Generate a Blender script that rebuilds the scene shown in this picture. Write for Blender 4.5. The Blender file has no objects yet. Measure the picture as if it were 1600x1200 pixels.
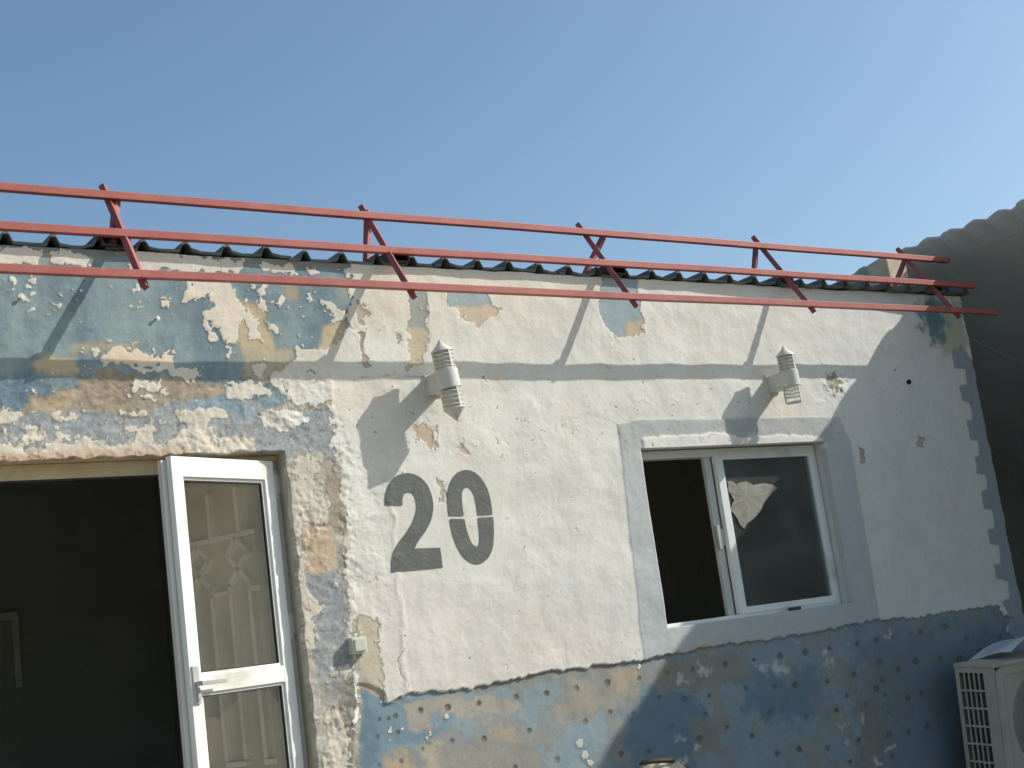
import bpy, bmesh, math, random
import numpy as np
from mathutils import Vector, Matrix

random.seed(7); rng = np.random.default_rng(11)
sc = bpy.context.scene

# ------------------------------------------------------------------ units
# Everything is laid out in wall units: X along the facade, Y into the house (facade face at 0), Z up,
# ground at -0.3.  S turns wall units into metres.
S = 0.85; GZ = -0.3
def M3(p): return np.array([p[0]*S, p[1]*S, (p[2]-GZ)*S])

# ------------------------------------------------------------------ camera
F = 2150.0
CAMR = np.array([[0.81733609, -0.00267979, 0.57615495],
                 [-0.56050606, 0.22782589, 0.79619616],
                 [-0.13339665, -0.9736982, 0.18470828]])      # world = CAMR @ (right, down, forward)
CAMP = np.array([0.0, -6.21842, 1.4])
cam = bpy.data.cameras.new('camera'); camo = bpy.data.objects.new('camera', cam); sc.collection.objects.link(camo)
cam.sensor_width = 36; cam.lens = F/1600*36; cam.clip_start = .05; cam.clip_end = 3000
rot = Matrix((CAMR[:, 0], -CAMR[:, 1], -CAMR[:, 2])).transposed()
cp = M3(CAMP)
camo.matrix_world = Matrix.Translation(Vector(cp)) @ rot.to_4x4()
sc.camera = camo

# ------------------------------------------------------------------ light
SUNV = Vector((2.1, -1.0, 1.69)).normalized()
EL = math.asin(SUNV.z); AZ = math.atan2(SUNV.x, SUNV.y)
w = bpy.data.worlds.new('World'); sc.world = w; w.use_nodes = True
nt = w.node_tree; bg = nt.nodes['Background']
sky = nt.nodes.new('ShaderNodeTexSky'); sky.sky_type = 'NISHITA'; sky.sun_disc = False
sky.sun_elevation = EL; sky.sun_rotation = AZ
sky.air_density = 1.0; sky.dust_density = 2.4; sky.ozone_density = 2.2; sky.altitude = 0
hz = nt.nodes.new('ShaderNodeMix'); hz.data_type = 'RGBA'; hz.blend_type = 'MULTIPLY'; hz.inputs['Factor'].default_value = 1
nt.links.new(sky.outputs[0], hz.inputs['A']); hz.inputs['B'].default_value = (.90, 1.0, 1.0, 1)
nt.links.new(hz.outputs['Result'], bg.inputs[0]); bg.inputs[1].default_value = 0.15
sl = bpy.data.lights.new('sun', 'SUN'); sl.energy = 4.3; sl.angle = math.radians(.5); sl.color = (1, .97, .91)
so = bpy.data.objects.new('sun', sl); sc.collection.objects.link(so)
so.rotation_euler = (-SUNV).to_track_quat('-Z', 'Y').to_euler()
sc.view_settings.view_transform = 'Standard'; sc.view_settings.look = 'None'
sc.view_settings.gamma = 1; sc.view_settings.use_curve_mapping = False; sc.view_settings.exposure = 0.06

# ------------------------------------------------------------------ layout helpers
def ray(px, py): return CAMR @ np.array([px-800., py-600., F])
def W(px, py, y=0.0):                       # a point of the plane at depth y behind the facade face
    r = ray(px, py); return CAMP + r*((y-CAMP[1])/r[1])
def lin(c):
    c = np.asarray(c, float)/255.0
    return np.where(c <= .04045, c/12.92, ((c+.055)/1.055)**2.4)
def L4(r, g, b): return tuple(lin((r, g, b)))+(1,)

# ------------------------------------------------------------------ materials
def newmat(name):
    m = bpy.data.materials.new(name); m.use_nodes = True
    return m, m.node_tree, m.node_tree.nodes, m.node_tree.links, m.node_tree.nodes['Principled BSDF']
def paint(name, col, col2=None, rough=.6, scale=9, bump=.1, bscale=60, metal=0, spec=.4, spread=(.4, .65), detail=6):
    m, t, n, l, b = newmat(name)
    tc = n.new('ShaderNodeTexCoord')
    nz = n.new('ShaderNodeTexNoise'); nz.inputs['Scale'].default_value = scale; nz.inputs['Detail'].default_value = detail
    nz.inputs['Roughness'].default_value = .65
    l.new(tc.outputs['Object'], nz.inputs['Vector'])
    cr = n.new('ShaderNodeValToRGB'); cr.color_ramp.elements[0].position = spread[0]; cr.color_ramp.elements[1].position = spread[1]
    cr.color_ramp.elements[0].color = L4(*col); cr.color_ramp.elements[1].color = L4(*(col2 or col))
    l.new(nz.outputs['Fac'], cr.inputs[0]); l.new(cr.outputs[0], b.inputs['Base Color'])
    b.inputs['Roughness'].default_value = rough; b.inputs['Metallic'].default_value = metal
    b.inputs['Specular IOR Level'].default_value = spec
    n2 = n.new('ShaderNodeTexNoise'); n2.inputs['Scale'].default_value = bscale; n2.inputs['Detail'].default_value = 4
    l.new(tc.outputs['Object'], n2.inputs['Vector'])
    bp = n.new('ShaderNodeBump'); bp.inputs['Strength'].default_value = bump; bp.inputs['Distance'].default_value = .01
    l.new(n2.outputs['Fac'], bp.inputs['Height']); l.new(bp.outputs[0], b.inputs['Normal'])
    return m
MT = {}
MT['red'] = paint('red_oxide_paint', (160, 84, 74), (178, 104, 92), .55, 7, .05, 90, spread=(.35, .7))
_cr = [q for q in MT['red'].node_tree.nodes if q.type == 'VALTORGB'][0].color_ramp; _e = _cr.elements.new(.74); _e.color = L4(178, 104, 92); _e = _cr.elements.new(.78); _e.color = L4(150, 128, 108)
MT['red2'] = paint('dark_red_oxide_paint', (138, 74, 72), (160, 90, 86), .6, 7, .15, 90, spread=(.35, .7))
MT['pvc'] = paint('white_pvc', (204, 200, 184), (232, 233, 226), .36, 4, .03, 40, spread=(.28, .46))
MT['pvcg'] = paint('greyish_white_pvc', (196, 196, 186), (206, 206, 198), .4, 6, .05, 40)
MT['tanframe'] = paint('dusty_cream_frame', (196, 176, 138), (214, 200, 168), .6, 8, .15, 50)
MT['gasket'] = paint('black_rubber', (38, 38, 36), (50, 50, 47), .7)
MT['steel_cream'] = paint('cream_painted_steel', (208, 202, 182), (198, 191, 170), .5, 6, .1, 50)
MT['steel_bar'] = paint('relief_lightened_bar', (242, 238, 226), (236, 230, 214), .5)  # bars paler than their sheet: relief contrast put into the colour
MT['roofm'] = paint('weathered_roof_sheet', (88, 98, 94), (116, 122, 114), .6, 6, .2, 60)
MT['shed_roof'] = paint('grey_green_roof_sheet', (196, 202, 206), (206, 210, 212), .7, 3, .15, 40, spread=(.3, .7))
MT['blackm'] = paint('blackened_steel', (38, 38, 36), (58, 54, 50), .6)
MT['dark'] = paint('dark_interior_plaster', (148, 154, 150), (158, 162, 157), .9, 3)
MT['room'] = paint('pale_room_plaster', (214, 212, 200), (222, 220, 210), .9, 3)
MT['floor'] = paint('dusty_floor_tile', (176, 168, 150), (190, 182, 166), .7, 3)
MT['shedw'] = paint('mottled_grey_plaster', (118, 121, 114), (140, 142, 134), .95, 2.5, .5, 30, spread=(.3, .7))  # mid-grey shed plaster, tone varies at random
MT['lamp'] = paint('cream_lamp_enamel', (206, 203, 190), (216, 213, 202), .42, 12, .05, 60)
MT['switch'] = paint('aged_switch_plastic', (196, 196, 176), (206, 204, 186), .45)
MT['ac'] = paint('aged_ac_enamel', (196, 190, 172), (172, 164, 144), .5, 4, .06, 50, spread=(.45, .8))
MT['acdark'] = paint('ac_coil_fins', (70, 70, 62), (86, 85, 76), .6)
MT['sheet'] = paint('pale_plastic_sheet', (214, 220, 222), (226, 230, 230), .35, 4, .05)
MT['sack'] = paint('pale_woven_sack', (196, 188, 164), (150, 140, 116), .85, 9, .5, 120)
MT['sackd'] = paint('brown_cord', (70, 60, 46), (96, 84, 64), .9)
MT['sand'] = paint('pale_sandy_ground', (148, 139, 120), (162, 152, 134), .95, .8, .6, 12)
MT['block'] = paint('pale_concrete_block', (186, 168, 144), (206, 190, 166), .95, 8, .5, 50)
MT['num'] = paint('grey_black_stencil_paint', (96, 97, 91), (112, 113, 106), .75, 14, .25, 70, spread=(.35, .75))
MT['film'] = paint('dusty_window_film', (150, 147, 134), (134, 131, 118), .8, 12, .2, 40)
MT['wallside'] = paint('grey_end_plaster', (170, 174, 176), (186, 188, 186), .9, 6, .4, 50)
MT['reveal'] = paint('pale_reveal_plaster', (206, 208, 204), (216, 216, 208), .9, 7, .4, 60)
MT['reveald'] = paint('tan_reveal_plaster', (188, 176, 152), (202, 192, 172), .9, 9, .5, 60)
MT['hinge'] = paint('pale_hinge', (202, 202, 194), (210, 210, 202), .35)
MT['metalh'] = paint('brushed_handle', (190, 188, 180), (205, 204, 198), .35, metal=.3)

def glass(name, tint, refl, dust, dustcol):
    m, t, n, l, b = newmat(name); n.remove(b); out = n['Material Output']
    tr = n.new('ShaderNodeBsdfTransparent'); tr.inputs[0].default_value = tint+(1,)
    gl = n.new('ShaderNodeBsdfGlossy'); gl.inputs['Roughness'].default_value = .03; gl.inputs[0].default_value = (.9, .95, .95, 1)
    lw_ = n.new('ShaderNodeLayerWeight'); lw_.inputs[0].default_value = .5
    pw = n.new('ShaderNodeMath'); pw.operation = 'POWER'; l.new(lw_.outputs['Facing'], pw.inputs[0]); pw.inputs[1].default_value = 5
    ma = n.new('ShaderNodeMath'); ma.operation = 'MULTIPLY_ADD'; l.new(pw.outputs[0], ma.inputs[0]); ma.inputs[1].default_value = 1-refl; ma.inputs[2].default_value = refl
    mx = n.new('ShaderNodeMixShader'); l.new(ma.outputs[0], mx.inputs[0]); l.new(tr.outputs[0], mx.inputs[1]); l.new(gl.outputs[0], mx.inputs[2])
    df = n.new('ShaderNodeBsdfDiffuse'); df.inputs[0].default_value = L4(*dustcol)
    tc = n.new('ShaderNodeTexCoord'); nz = n.new('ShaderNodeTexNoise'); nz.inputs['Scale'].default_value = 3.2; nz.inputs['Detail'].default_value = 5
    l.new(tc.outputs['Object'], nz.inputs['Vector'])
    mr = n.new('ShaderNodeMapRange'); mr.inputs[1].default_value = .35; mr.inputs[2].default_value = .75
    mr.inputs[3].default_value = dust*.5; mr.inputs[4].default_value = dust*1.6
    l.new(nz.outputs['Fac'], mr.inputs[0])
    m2 = n.new('ShaderNodeMixShader'); l.new(mr.outputs[0], m2.inputs[0]); l.new(mx.outputs[0], m2.inputs[1]); l.new(df.outputs[0], m2.inputs[2])
    l.new(m2.outputs[0], out.inputs[0]); return m
MT['glassd'] = glass('dusty_door_glass', (.97, .97, .95), .05, .06, (180, 170, 150))
MT['glassw'] = glass('dusty_window_glass', (.80, .82, .82), .07, .16, (140, 144, 138))
MT['glassl'] = glass('lamp_glass', (.85, .85, .80), .07, .55, (226, 222, 206))

# ------------------------------------------------------------------ objects helpers
C = sc.collection
def tag(o, label=None, cat=None, group=None, kind=None):
    if label: o['label'] = label
    if cat: o['category'] = cat
    if group: o['group'] = group
    if kind: o['kind'] = kind
    return o
def empty(name, base, label, cat, group=None):
    o = bpy.data.objects.new(name, None); C.objects.link(o); o.location = Vector(M3(base)); o.empty_display_size = .1
    o['base'] = [float(v) for v in M3(base)]
    return tag(o, label, cat, group)
def root_of(p):
    while p.parent: p = p.parent
    return p
class MB:
    def __init__(s): s.v = []; s.f = []
    def add(s, vs, fs):
        k = len(s.v); s.v += [tuple(map(float, a)) for a in vs]; s.f += [tuple(i+k for i in f) for f in fs]; return s
    def box(s, x0, x1, y0, y1, z0, z1):
        return s.add([(x, y, z) for z in (z0, z1) for y in (y0, y1) for x in (x0, x1)],
                     [(0, 2, 3, 1), (4, 5, 7, 6), (0, 1, 5, 4), (2, 6, 7, 3), (0, 4, 6, 2), (1, 3, 7, 5)])
    def frame(s, o, u, v, n, a0, a1, b0, b1, c0, c1):      # box in a local frame: o + u*a + v*b + n*c
        o, u, v, n = map(np.array, (o, u, v, n))
        return s.add([o+u*a+v*b+n*c for c in (c0, c1) for b in (b0, b1) for a in (a0, a1)],
                     [(0, 2, 3, 1), (4, 5, 7, 6), (0, 1, 5, 4), (2, 6, 7, 3), (0, 4, 6, 2), (1, 3, 7, 5)])
    def bar(s, p0, p1, wd, ht, side=(1, 0, 0)):
        p0 = np.array(p0, float); p1 = np.array(p1, float); d = p1-p0; Ln = np.linalg.norm(d); d /= Ln
        a = np.array(side, float); a -= d*(a@d); a /= np.linalg.norm(a); b = np.cross(d, a)
        return s.frame(p0, a, b, d, -wd/2, wd/2, -ht/2, ht/2, 0, Ln)
    def lathe(s, o, prof, n=28, axis=(0, 0, 1), caps=True):
        o = np.array(o, float); ax = np.array(axis, float); ax /= np.linalg.norm(ax)
        a = np.cross(ax, (0, 1, 0)); a /= np.linalg.norm(a); b = np.cross(ax, a)
        vs = []; fs = []
        for r, z in prof:
            for i in range(n):
                t = 2*math.pi*i/n; vs.append(o+ax*z+(a*math.cos(t)+b*math.sin(t))*r)
        for j in range(len(prof)-1):
            for i in range(n): fs.append((j*n+i, j*n+(i+1) % n, (j+1)*n+(i+1) % n, (j+1)*n+i))
        if caps: fs.append(tuple(range(n))); fs.append(tuple((len(prof)-1)*n+i for i in range(n)))
        return s.add(vs, fs)
    def build(s, name, mat, parent=None, bevel=0, smooth=False, label=None):
        me = bpy.data.meshes.new(name)
        base = np.array(root_of(parent)['base']) if parent is not None else np.zeros(3)
        A = np.array(s.v); A = np.stack([A[:, 0]*S, A[:, 1]*S, (A[:, 2]-GZ)*S], 1)-base
        me.from_pydata(A.tolist(), [], s.f)
        bm = bmesh.new(); bm.from_mesh(me)
        bmesh.ops.recalc_face_normals(bm, faces=bm.faces)
        if bevel:
            ed = [e for e in bm.edges if len(e.link_faces) == 2 and e.calc_face_angle(0) > .6]
            bmesh.ops.bevel(bm, geom=ed, offset=bevel*S, segments=2, profile=.7, affect='EDGES', clamp_overlap=True)
        bm.to_mesh(me); bm.free()
        if smooth:
            me.polygons.foreach_set('use_smooth', [True]*len(me.polygons)); me.set_sharp_from_angle(angle=math.radians(35))
        me.materials.append(mat)
        o = bpy.data.objects.new(name, me); C.objects.link(o)
        if parent is not None: o.parent = parent
        if label: o['label'] = label
        return o
def struct(o): o['kind'] = 'structure'; return o
def copy_tree(o, parent=None):
    c = o.copy(); C.objects.link(c); c.parent = parent
    for ch in o.children: copy_tree(ch, c)
    return c

# ------------------------------------------------------------------ ground
g = MB(); g.add([(-600, -600, GZ), (600, -600, GZ), (600, 600, GZ), (-600, 600, GZ)], [(0, 1, 2, 3)])
struct(g.build('ground', MT['sand']))

# =================================================================== FACADE
DX1, DZ1, DX0 = 3.05, 2.50, 0.75           # door opening
WX0, WX1, WZ0, WZ1 = 5.37, 6.975, 1.375, 2.44
XL, XR, ZT = -1.2, 8.735, 3.508
def axis(a, b, st, marks):
    pts = [a]+sorted(m for m in marks if a < m < b)+[b]; out = []
    for p, q in zip(pts[:-1], pts[1:]):
        n = max(1, int(round((q-p)/st))); out += list(np.linspace(p, q, n, endpoint=False))
    return np.array(out+[b])
gx = np.concatenate([axis(XL, 1.5, .03, [DX0])[:-1], axis(1.5, XR, .0068, [DX1, WX0, WX1])])
gz = np.concatenate([axis(GZ, .05, .03, [])[:-1], axis(.05, ZT, .0068, [DZ1, WZ0, WZ1])])
NX, NZ = len(gx), len(gz)
GX, GZg = np.meshgrid(gx, gz)              # (NZ, NX)
P = np.stack([GX, np.zeros_like(GX), GZg], -1)-CAMP
cc = P @ CAMR
PX = 800+F*cc[..., 0]/cc[..., 2]; PY = 600+F*cc[..., 1]/cc[..., 2]    # layout coordinates on the wall

def perlin(x, y, seed):
    r = np.random.default_rng(seed); G = r.random((256, 256))*2*math.pi
    xi = np.floor(x).astype(int); yi = np.floor(y).astype(int); xf = x-xi; yf = y-yi
    u = xf*xf*xf*(xf*(xf*6-15)+10); v = yf*yf*yf*(yf*(yf*6-15)+10)
    def gr(ix, iy, dx, dy):
        a = G[iy & 255, ix & 255]; return np.cos(a)*dx+np.sin(a)*dy
    n00 = gr(xi, yi, xf, yf); n10 = gr(xi+1, yi, xf-1, yf); n01 = gr(xi, yi+1, xf, yf-1); n11 = gr(xi+1, yi+1, xf-1, yf-1)
    return ((n00*(1-u)+n10*u)*(1-v)+(n01*(1-u)+n11*u)*v)*1.5
def fbm(f, seed, octs=4, gain=.5, sx=1, sy=1):
    o = 0; a = 1; tot = 0
    for k in range(octs):
        o = o+a*perlin(GX*f*sx, GZg*f*sy, seed+k*13); tot += a; a *= gain; f *= 2.03
    return o/tot*1.6
n_lo = fbm(1.1, 1, 3); n_mid = fbm(5, 2, 4); n_hi = fbm(22, 3, 3, .6); n_hi2 = fbm(24, 9, 3, .65); n_vert = fbm(6, 4, 4, .55, 1.6, .35)
n_mid2 = fbm(4.2, 21, 4, .55); n_fine = fbm(55, 31, 2, .6)
warpx = fbm(9, 41, 4, .6); warpy = fbm(9, 51, 4, .6)

def sdf(poly, grow=40, warp=0.0):
    """signed distance to a polygon in layout units, positive inside; only near it"""
    poly = np.array(poly, float)
    lo = poly.min(0)-grow; hi = poly.max(0)+grow
    m = (PX > lo[0]) & (PX < hi[0]) & (PY > lo[1]) & (PY < hi[1])
    out = np.full(PX.shape, -1e3)
    if not m.any(): return out
    x = PX[m]+warp*warpx[m]; y = PY[m]+warp*warpy[m]
    d = np.full(x.shape, 1e9); ins = np.zeros(x.shape, bool)
    n = len(poly)
    for i in range(n):
        ax, ay = poly[i]; bx, by = poly[(i+1) % n]
        ex, ey = bx-ax, by-ay; L2 = ex*ex+ey*ey+1e-9
        t = np.clip(((x-ax)*ex+(y-ay)*ey)/L2, 0, 1)
        d = np.minimum(d, np.hypot(x-ax-t*ex, y-ay-t*ey))
        c = ((ay > y) != (by > y))
        with np.errstate(divide='ignore', invalid='ignore'):
            xi = ax+(y-ay)*ex/(ey if abs(ey) > 1e-9 else 1e-9)
        ins ^= (c & (x < xi))
    out[m] = np.where(ins, d, -d); return out
def sm(x, a, b): t = np.clip((x-a)/(b-a), 0, 1); return t*t*(3-2*t)
def blend(A, s, col, feather, amount=1.0):
    k = (sm(s, -feather, feather)*amount)[..., None]; return A*(1-k)+np.array(lin(col))*k

# ---- the under layer: old blue paint, ochre primer, tan plaster, lilac skim coat
U = np.ones(PX.shape+(3,))*lin((196, 176, 142))
k = sm(n_mid, -.2, .35)[..., None]; U = U*(1-k)+lin((172, 160, 138))*k
tone = sm(n_mid2*.6+.45*n_vert+.25*n_hi2, -.6, .6)[..., None]
blue = lin((98, 126, 140))*(1-tone)+lin((126, 150, 150))*tone
mott = (1+.10*fbm(16, 301, 4, .65)+.08*fbm(3.5, 305, 4, .6))[..., None]; blue = blue*mott
def under(poly, col, feather=6, warp=10, amount=1.0):
    global U
    s = sdf(poly, 60, warp)
    if isinstance(col, tuple): U = blend(U, s, col, feather, amount)
    else:
        kk = (sm(s, -feather, feather)*amount)[..., None]; U = U*(1-kk)+col*kk
under([(-200, 340), (560, 380), (580, 440), (545, 500), (520, 545), (480, 565), (470, 600), (430, 640), (380, 640), (330, 640), (250, 605), (180, 585), (120, 600), (60, 640), (-200, 655)], blue, 5, 14)
under([(-200, 590), (60, 588), (70, 610), (40, 650), (-200, 655)], (86, 122, 142), 14, 12, .7)
under([(160, 430), (235, 440), (240, 540), (150, 545)], (132, 158, 158), 20, 14, .6)
# lilac skim
lil = lin((154, 161, 164))*(1-tone)+lin((162, 163, 160))*tone
lil = lil*(1+.16*fbm(18, 311, 4, .7))[..., None]
under([(-200, 655), (40, 646), (110, 640), (200, 648), (245, 636), (300, 612), (350, 605), (420, 640), (490, 638), (525, 640), (548, 700), (548, 770), (520, 735), (455, 722), (440, 712), (-200, 735)], lil, 3, 10)
under([(290, 612), (350, 608), (400, 640), (408, 656), (330, 642), (300, 642)], (122, 150, 162), 6, 12)
under([(0, 640), (-200, 640), (-200, 660), (0, 655)], (200, 186, 160), 4, 8)
under([(95, 612), (130, 586), (170, 580), (215, 588), (300, 590), (335, 600), (345, 615), (320, 624), (260, 627), (235, 652), (190, 647), (110, 642), (85, 640), (35, 642), (50, 622)], (170, 149, 118), 4, 12)
under([(100, 610), (118, 605), (112, 642), (60, 644), (50, 630)], (198, 166, 116), 7, 10, .8)
under([(175, 590), (205, 585), (215, 620), (180, 635)], (150, 132, 106), 9, 10, .7)
under([(50, 568), (80, 556), (115, 560), (125, 575), (110, 590), (70, 588)], (196, 172, 122), 5, 8)
under([(108, 555), (112, 540), (150, 532), (222, 536), (215, 548), (170, 550)], (186, 172, 130), 6, 8, .7)
under([(322, 600), (345, 598), (350, 612), (330, 616)], (190, 164, 120), 5, 8)
under([(378, 466), (412, 470), (430, 560), (384, 562), (366, 530)], (202, 176, 122), 7, 10)
under([(383, 540), (462, 545), (450, 595), (384, 600)], (192, 174, 128), 8, 10, .9)
under([(438, 440), (470, 440), (466, 468), (446, 464)], (190, 168, 116), 7, 8, .8)
under([(508, 512), (540, 500), (536, 548), (486, 562)], (202, 178, 124), 6, 10)
under([(525, 440), (545, 450), (535, 470)], (172, 166, 132), 7, 8, .8)
under([(60, 388), (80, 388), (84, 414), (62, 414)], (146, 160, 150), 4, 6)
under([(40, 384), (200, 392), (400, 405), (545, 410), (545, 420), (400, 414), (200, 402), (40, 393)], (140, 138, 126), 3, 6)
# strip over the lintel
under([(-200, 690), (40, 702), (100, 695), (250, 690), (400, 685), (400, 715), (-200, 740)], (206, 190, 166), 4, 10)
under([(-200, 704), (60, 706), (150, 700), (260, 704), (300, 706), (300, 716), (-200, 728)], (196, 154, 116), 4, 8, .8)
# right of the door
under([(440, 712), (470, 700), (530, 720), (545, 800), (545, 900), (560, 1000), (570, 1300), (440, 1300)], (190, 179, 157), 4, 10)
under([(505, 735), (530, 725), (540, 830), (520, 830)], (176, 156, 126), 5, 10, .9)
under([(470, 830), (520, 812), (524, 890), (475, 898)], (206, 174, 130), 6, 10)
under([(525, 850), (545, 850), (545, 930), (530, 930)], (160, 154, 136), 4, 6)
under([(480, 897), (520, 893), (535, 902), (542, 960), (545, 1040), (530, 1100), (505, 1090), (490, 1010), (476, 950)], lil*.97, 3, 10)
under([(495, 1060), (540, 1060), (550, 1090), (500, 1100)], (160, 158, 146), 5, 8)
under([(530, 1070), (556, 1050), (566, 1300), (545, 1300)], (152, 144, 122), 4, 9)
under([(560, 950), (592, 965), (604, 1030), (604, 1085), (585, 1080), (565, 1052)], (202, 186, 146), 4, 7)
# plinth
bx = sm(n_mid+.5*n_lo+.5*n_vert+.25*n_hi2-.15, -.65, .65)[..., None]
pl = lin((128, 151, 158))*(1-bx)+lin((156, 154, 140))*bx
s_pl = sdf([(566, 1078), (605, 1095), (640, 1078), (750, 1068), (850, 1046), (960, 1033), (1000, 1028), (1100, 1008), (1260, 986), (1375, 964), (1500, 949), (1568, 944), (1580, 965), (1575, 985), (1585, 1000), (1576, 1020), (1590, 1040), (1640, 1400), (560, 1400)], 60, 3)
kk = sm(s_pl, -1.5, 1.5)[..., None]; U = U*(1-kk)+pl*kk
def plinth(poly, col, f=7, wp=14, a=1.0):
    global U
    s = np.minimum(sdf(poly, 60, wp*1.5)+n_hi*f*.5, s_pl*3); U = blend(U, s, col, f*1.5, a*.92)
plinth([(566, 1060), (640, 1095), (700, 1085), (720, 1115), (690, 1150), (640, 1165), (600, 1220), (555, 1230)], (104, 140, 156), 8)
plinth([(566, 1080), (580, 1085), (592, 1240), (566, 1240)], (84, 120, 140), 7, 10, .8)
plinth([(637, 1103), (660, 1100), (690, 1090), (770, 1085), (815, 1098), (820, 1110), (760, 1126), (720, 1126), (700, 1112), (690, 1135), (655, 1142), (640, 1135)], (182, 168, 146), 2.5, 8)
plinth([(668, 1118), (690, 1112), (700, 1130), (672, 1136)], (104, 140, 166), 3, 8)
plinth([(755, 1060), (800, 1058), (960, 1040), (960, 1048), (800, 1070), (740, 1086)], (150, 142, 126), 3, 6, .8)
plinth([(690, 1150), (760, 1140), (860, 1140), (870, 1240), (690, 1240)], (168, 156, 132), 12, 20, .8)
plinth([(770, 1134), (800, 1130), (805, 1155), (780, 1155)], (192, 164, 126), 6, 10)
plinth([(605, 1180), (640, 1176), (655, 1230), (600, 1230)], (196, 164, 112), 6, 10)
plinth([(665, 1165), (685, 1160), (690, 1220), (668, 1220)], (196, 178, 136), 5, 8)
plinth([(880, 1060), (1000, 1055), (1000, 1075), (960, 1110), (900, 1130), (880, 1110)], (176, 160, 130), 10, 16, .85)
plinth([(960, 1052), (995, 1048), (998, 1068), (968, 1070)], (200, 172, 124), 5, 8, .8)
plinth([(900, 1130), (960, 1120), (940, 1180), (900, 1210), (860, 1210), (860, 1180)], (124, 152, 162), 10, 16, .9)
plinth([(1005, 1075), (1060, 1065), (1110, 1110), (1080, 1230), (980, 1230), (970, 1150)], (84, 122, 146), 12, 20, .9)
plinth([(1030, 1040), (1160, 1030), (1180, 1060), (1100, 1075), (1030, 1070)], (150, 142, 122), 8, 14, .8)
plinth([(1150, 1060), (1280, 1040), (1300, 1090), (1250, 1130), (1180, 1120), (1160, 1090)], (84, 122, 146), 12, 18, .8)
plinth([(1080, 1130), (1130, 1120), (1130, 1180), (1090, 1180)], (156, 144, 120), 8, 12, .8)
plinth([(1340, 990), (1600, 950), (1640, 1240), (1360, 1240)], (104, 122, 130), 30, 20, .8)
plinth([(1340, 1100), (1370, 1090), (1380, 1200), (1350, 1200)], (150, 138, 114), 8, 12, .8)
for (x, y, r) in [(1192, 1043, 9), (1215, 1048, 13), (1232, 1040, 8), (1070, 1060, 9), (1100, 1047, 9), (1068, 1190, 7), (1066, 1152, 5), (1090, 1165, 9), (1290, 1022, 8), (1300, 1035, 7),
                  (1318, 1133, 6), (1348, 1120, 5), (1330, 1160, 6), (1393, 992, 5), (1324, 1006, 4), (1246, 1008, 5), (1232, 1042, 5), (1372, 1190, 8), (1395, 1170, 6)]:
    plinth([(x-r, y), (x, y-r*.8), (x+r, y), (x, y+r*.9)], (206, 200, 184), 2.5, 9)
# stains seen through the peeled top coat further right
under([(636, 450), (668, 450), (672, 515), (634, 515)], (164, 166, 152), 6, 4)
under([(634, 512), (672, 512), (672, 580), (632, 580)], (210, 184, 138), 8, 4)
under([(690, 440), (775, 440), (778, 478), (700, 480)], (150, 166, 166), 4, 6)
under([(690, 480), (790, 476), (790, 512), (700, 512)], (216, 188, 148), 5, 6)
under([(925, 420), (1010, 420), (1012, 535), (930, 540)], (140, 162, 168), 4, 6)
under([(978, 505), (1010, 495), (1014, 535), (978, 535)], (208, 184, 138), 7, 6)
under([(1425, 470), (1515, 470), (1520, 560), (1430, 560)], (150, 168, 166), 6, 10)
under([(1470, 480), (1520, 480), (1520, 565), (1450, 560), (1440, 530)], (192, 186, 152), 12, 14, .9)
under([(640, 650), (690, 650), (690, 705), (640, 705)], (218, 188, 152), 5, 6)
under([(700, 680), (745, 680), (745, 720), (700, 720)], (218, 188, 140), 5, 6)

gq = (U @ np.array([.25, .6, .15]))[..., None]; U = (U*.64+gq*.36*np.array([1.02, 1, .96]))*(1+.16*sm(U[..., 2:3]-U[..., 0:1], .0, .1))
# ---- top coat coverage
T0 = T = sdf([(548, 300), (548, 395), (550, 446), (547, 455), (551, 471), (542, 481), (543, 494), (545, 510), (530, 530), (505, 545), (466, 547), (460, 563), (451, 573), (440, 580), (417, 587), (425, 600), (442, 619), (465, 632), (503, 632), (508, 624), (514, 633), (519, 668), (522, 710), (526, 728), (532, 742), (530, 774), (543, 805), (537, 826), (540, 857), (540, 888), (543, 920), (542, 985), (554, 990), (554, 964), (570, 962), (584, 969), (591, 978), (591, 1008), (601, 1039), (598, 1071), (605, 1099), (640, 1082), (690, 1081), (750, 1072), (800, 1063), (850, 1050), (880, 1047), (960, 1037), (1000, 1033), (1060, 1021), (1100, 1012), (1180, 1002), (1260, 990), (1320, 978), (1375, 968), (1440, 963), (1500, 953), (1562, 946), (1570, 960), (1584, 968), (1572, 984), (1586, 1000), (1578, 1018), (1590, 1040), (1600, 1300), (1800, 1300), (1800, 300)], 900, 4)
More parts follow.
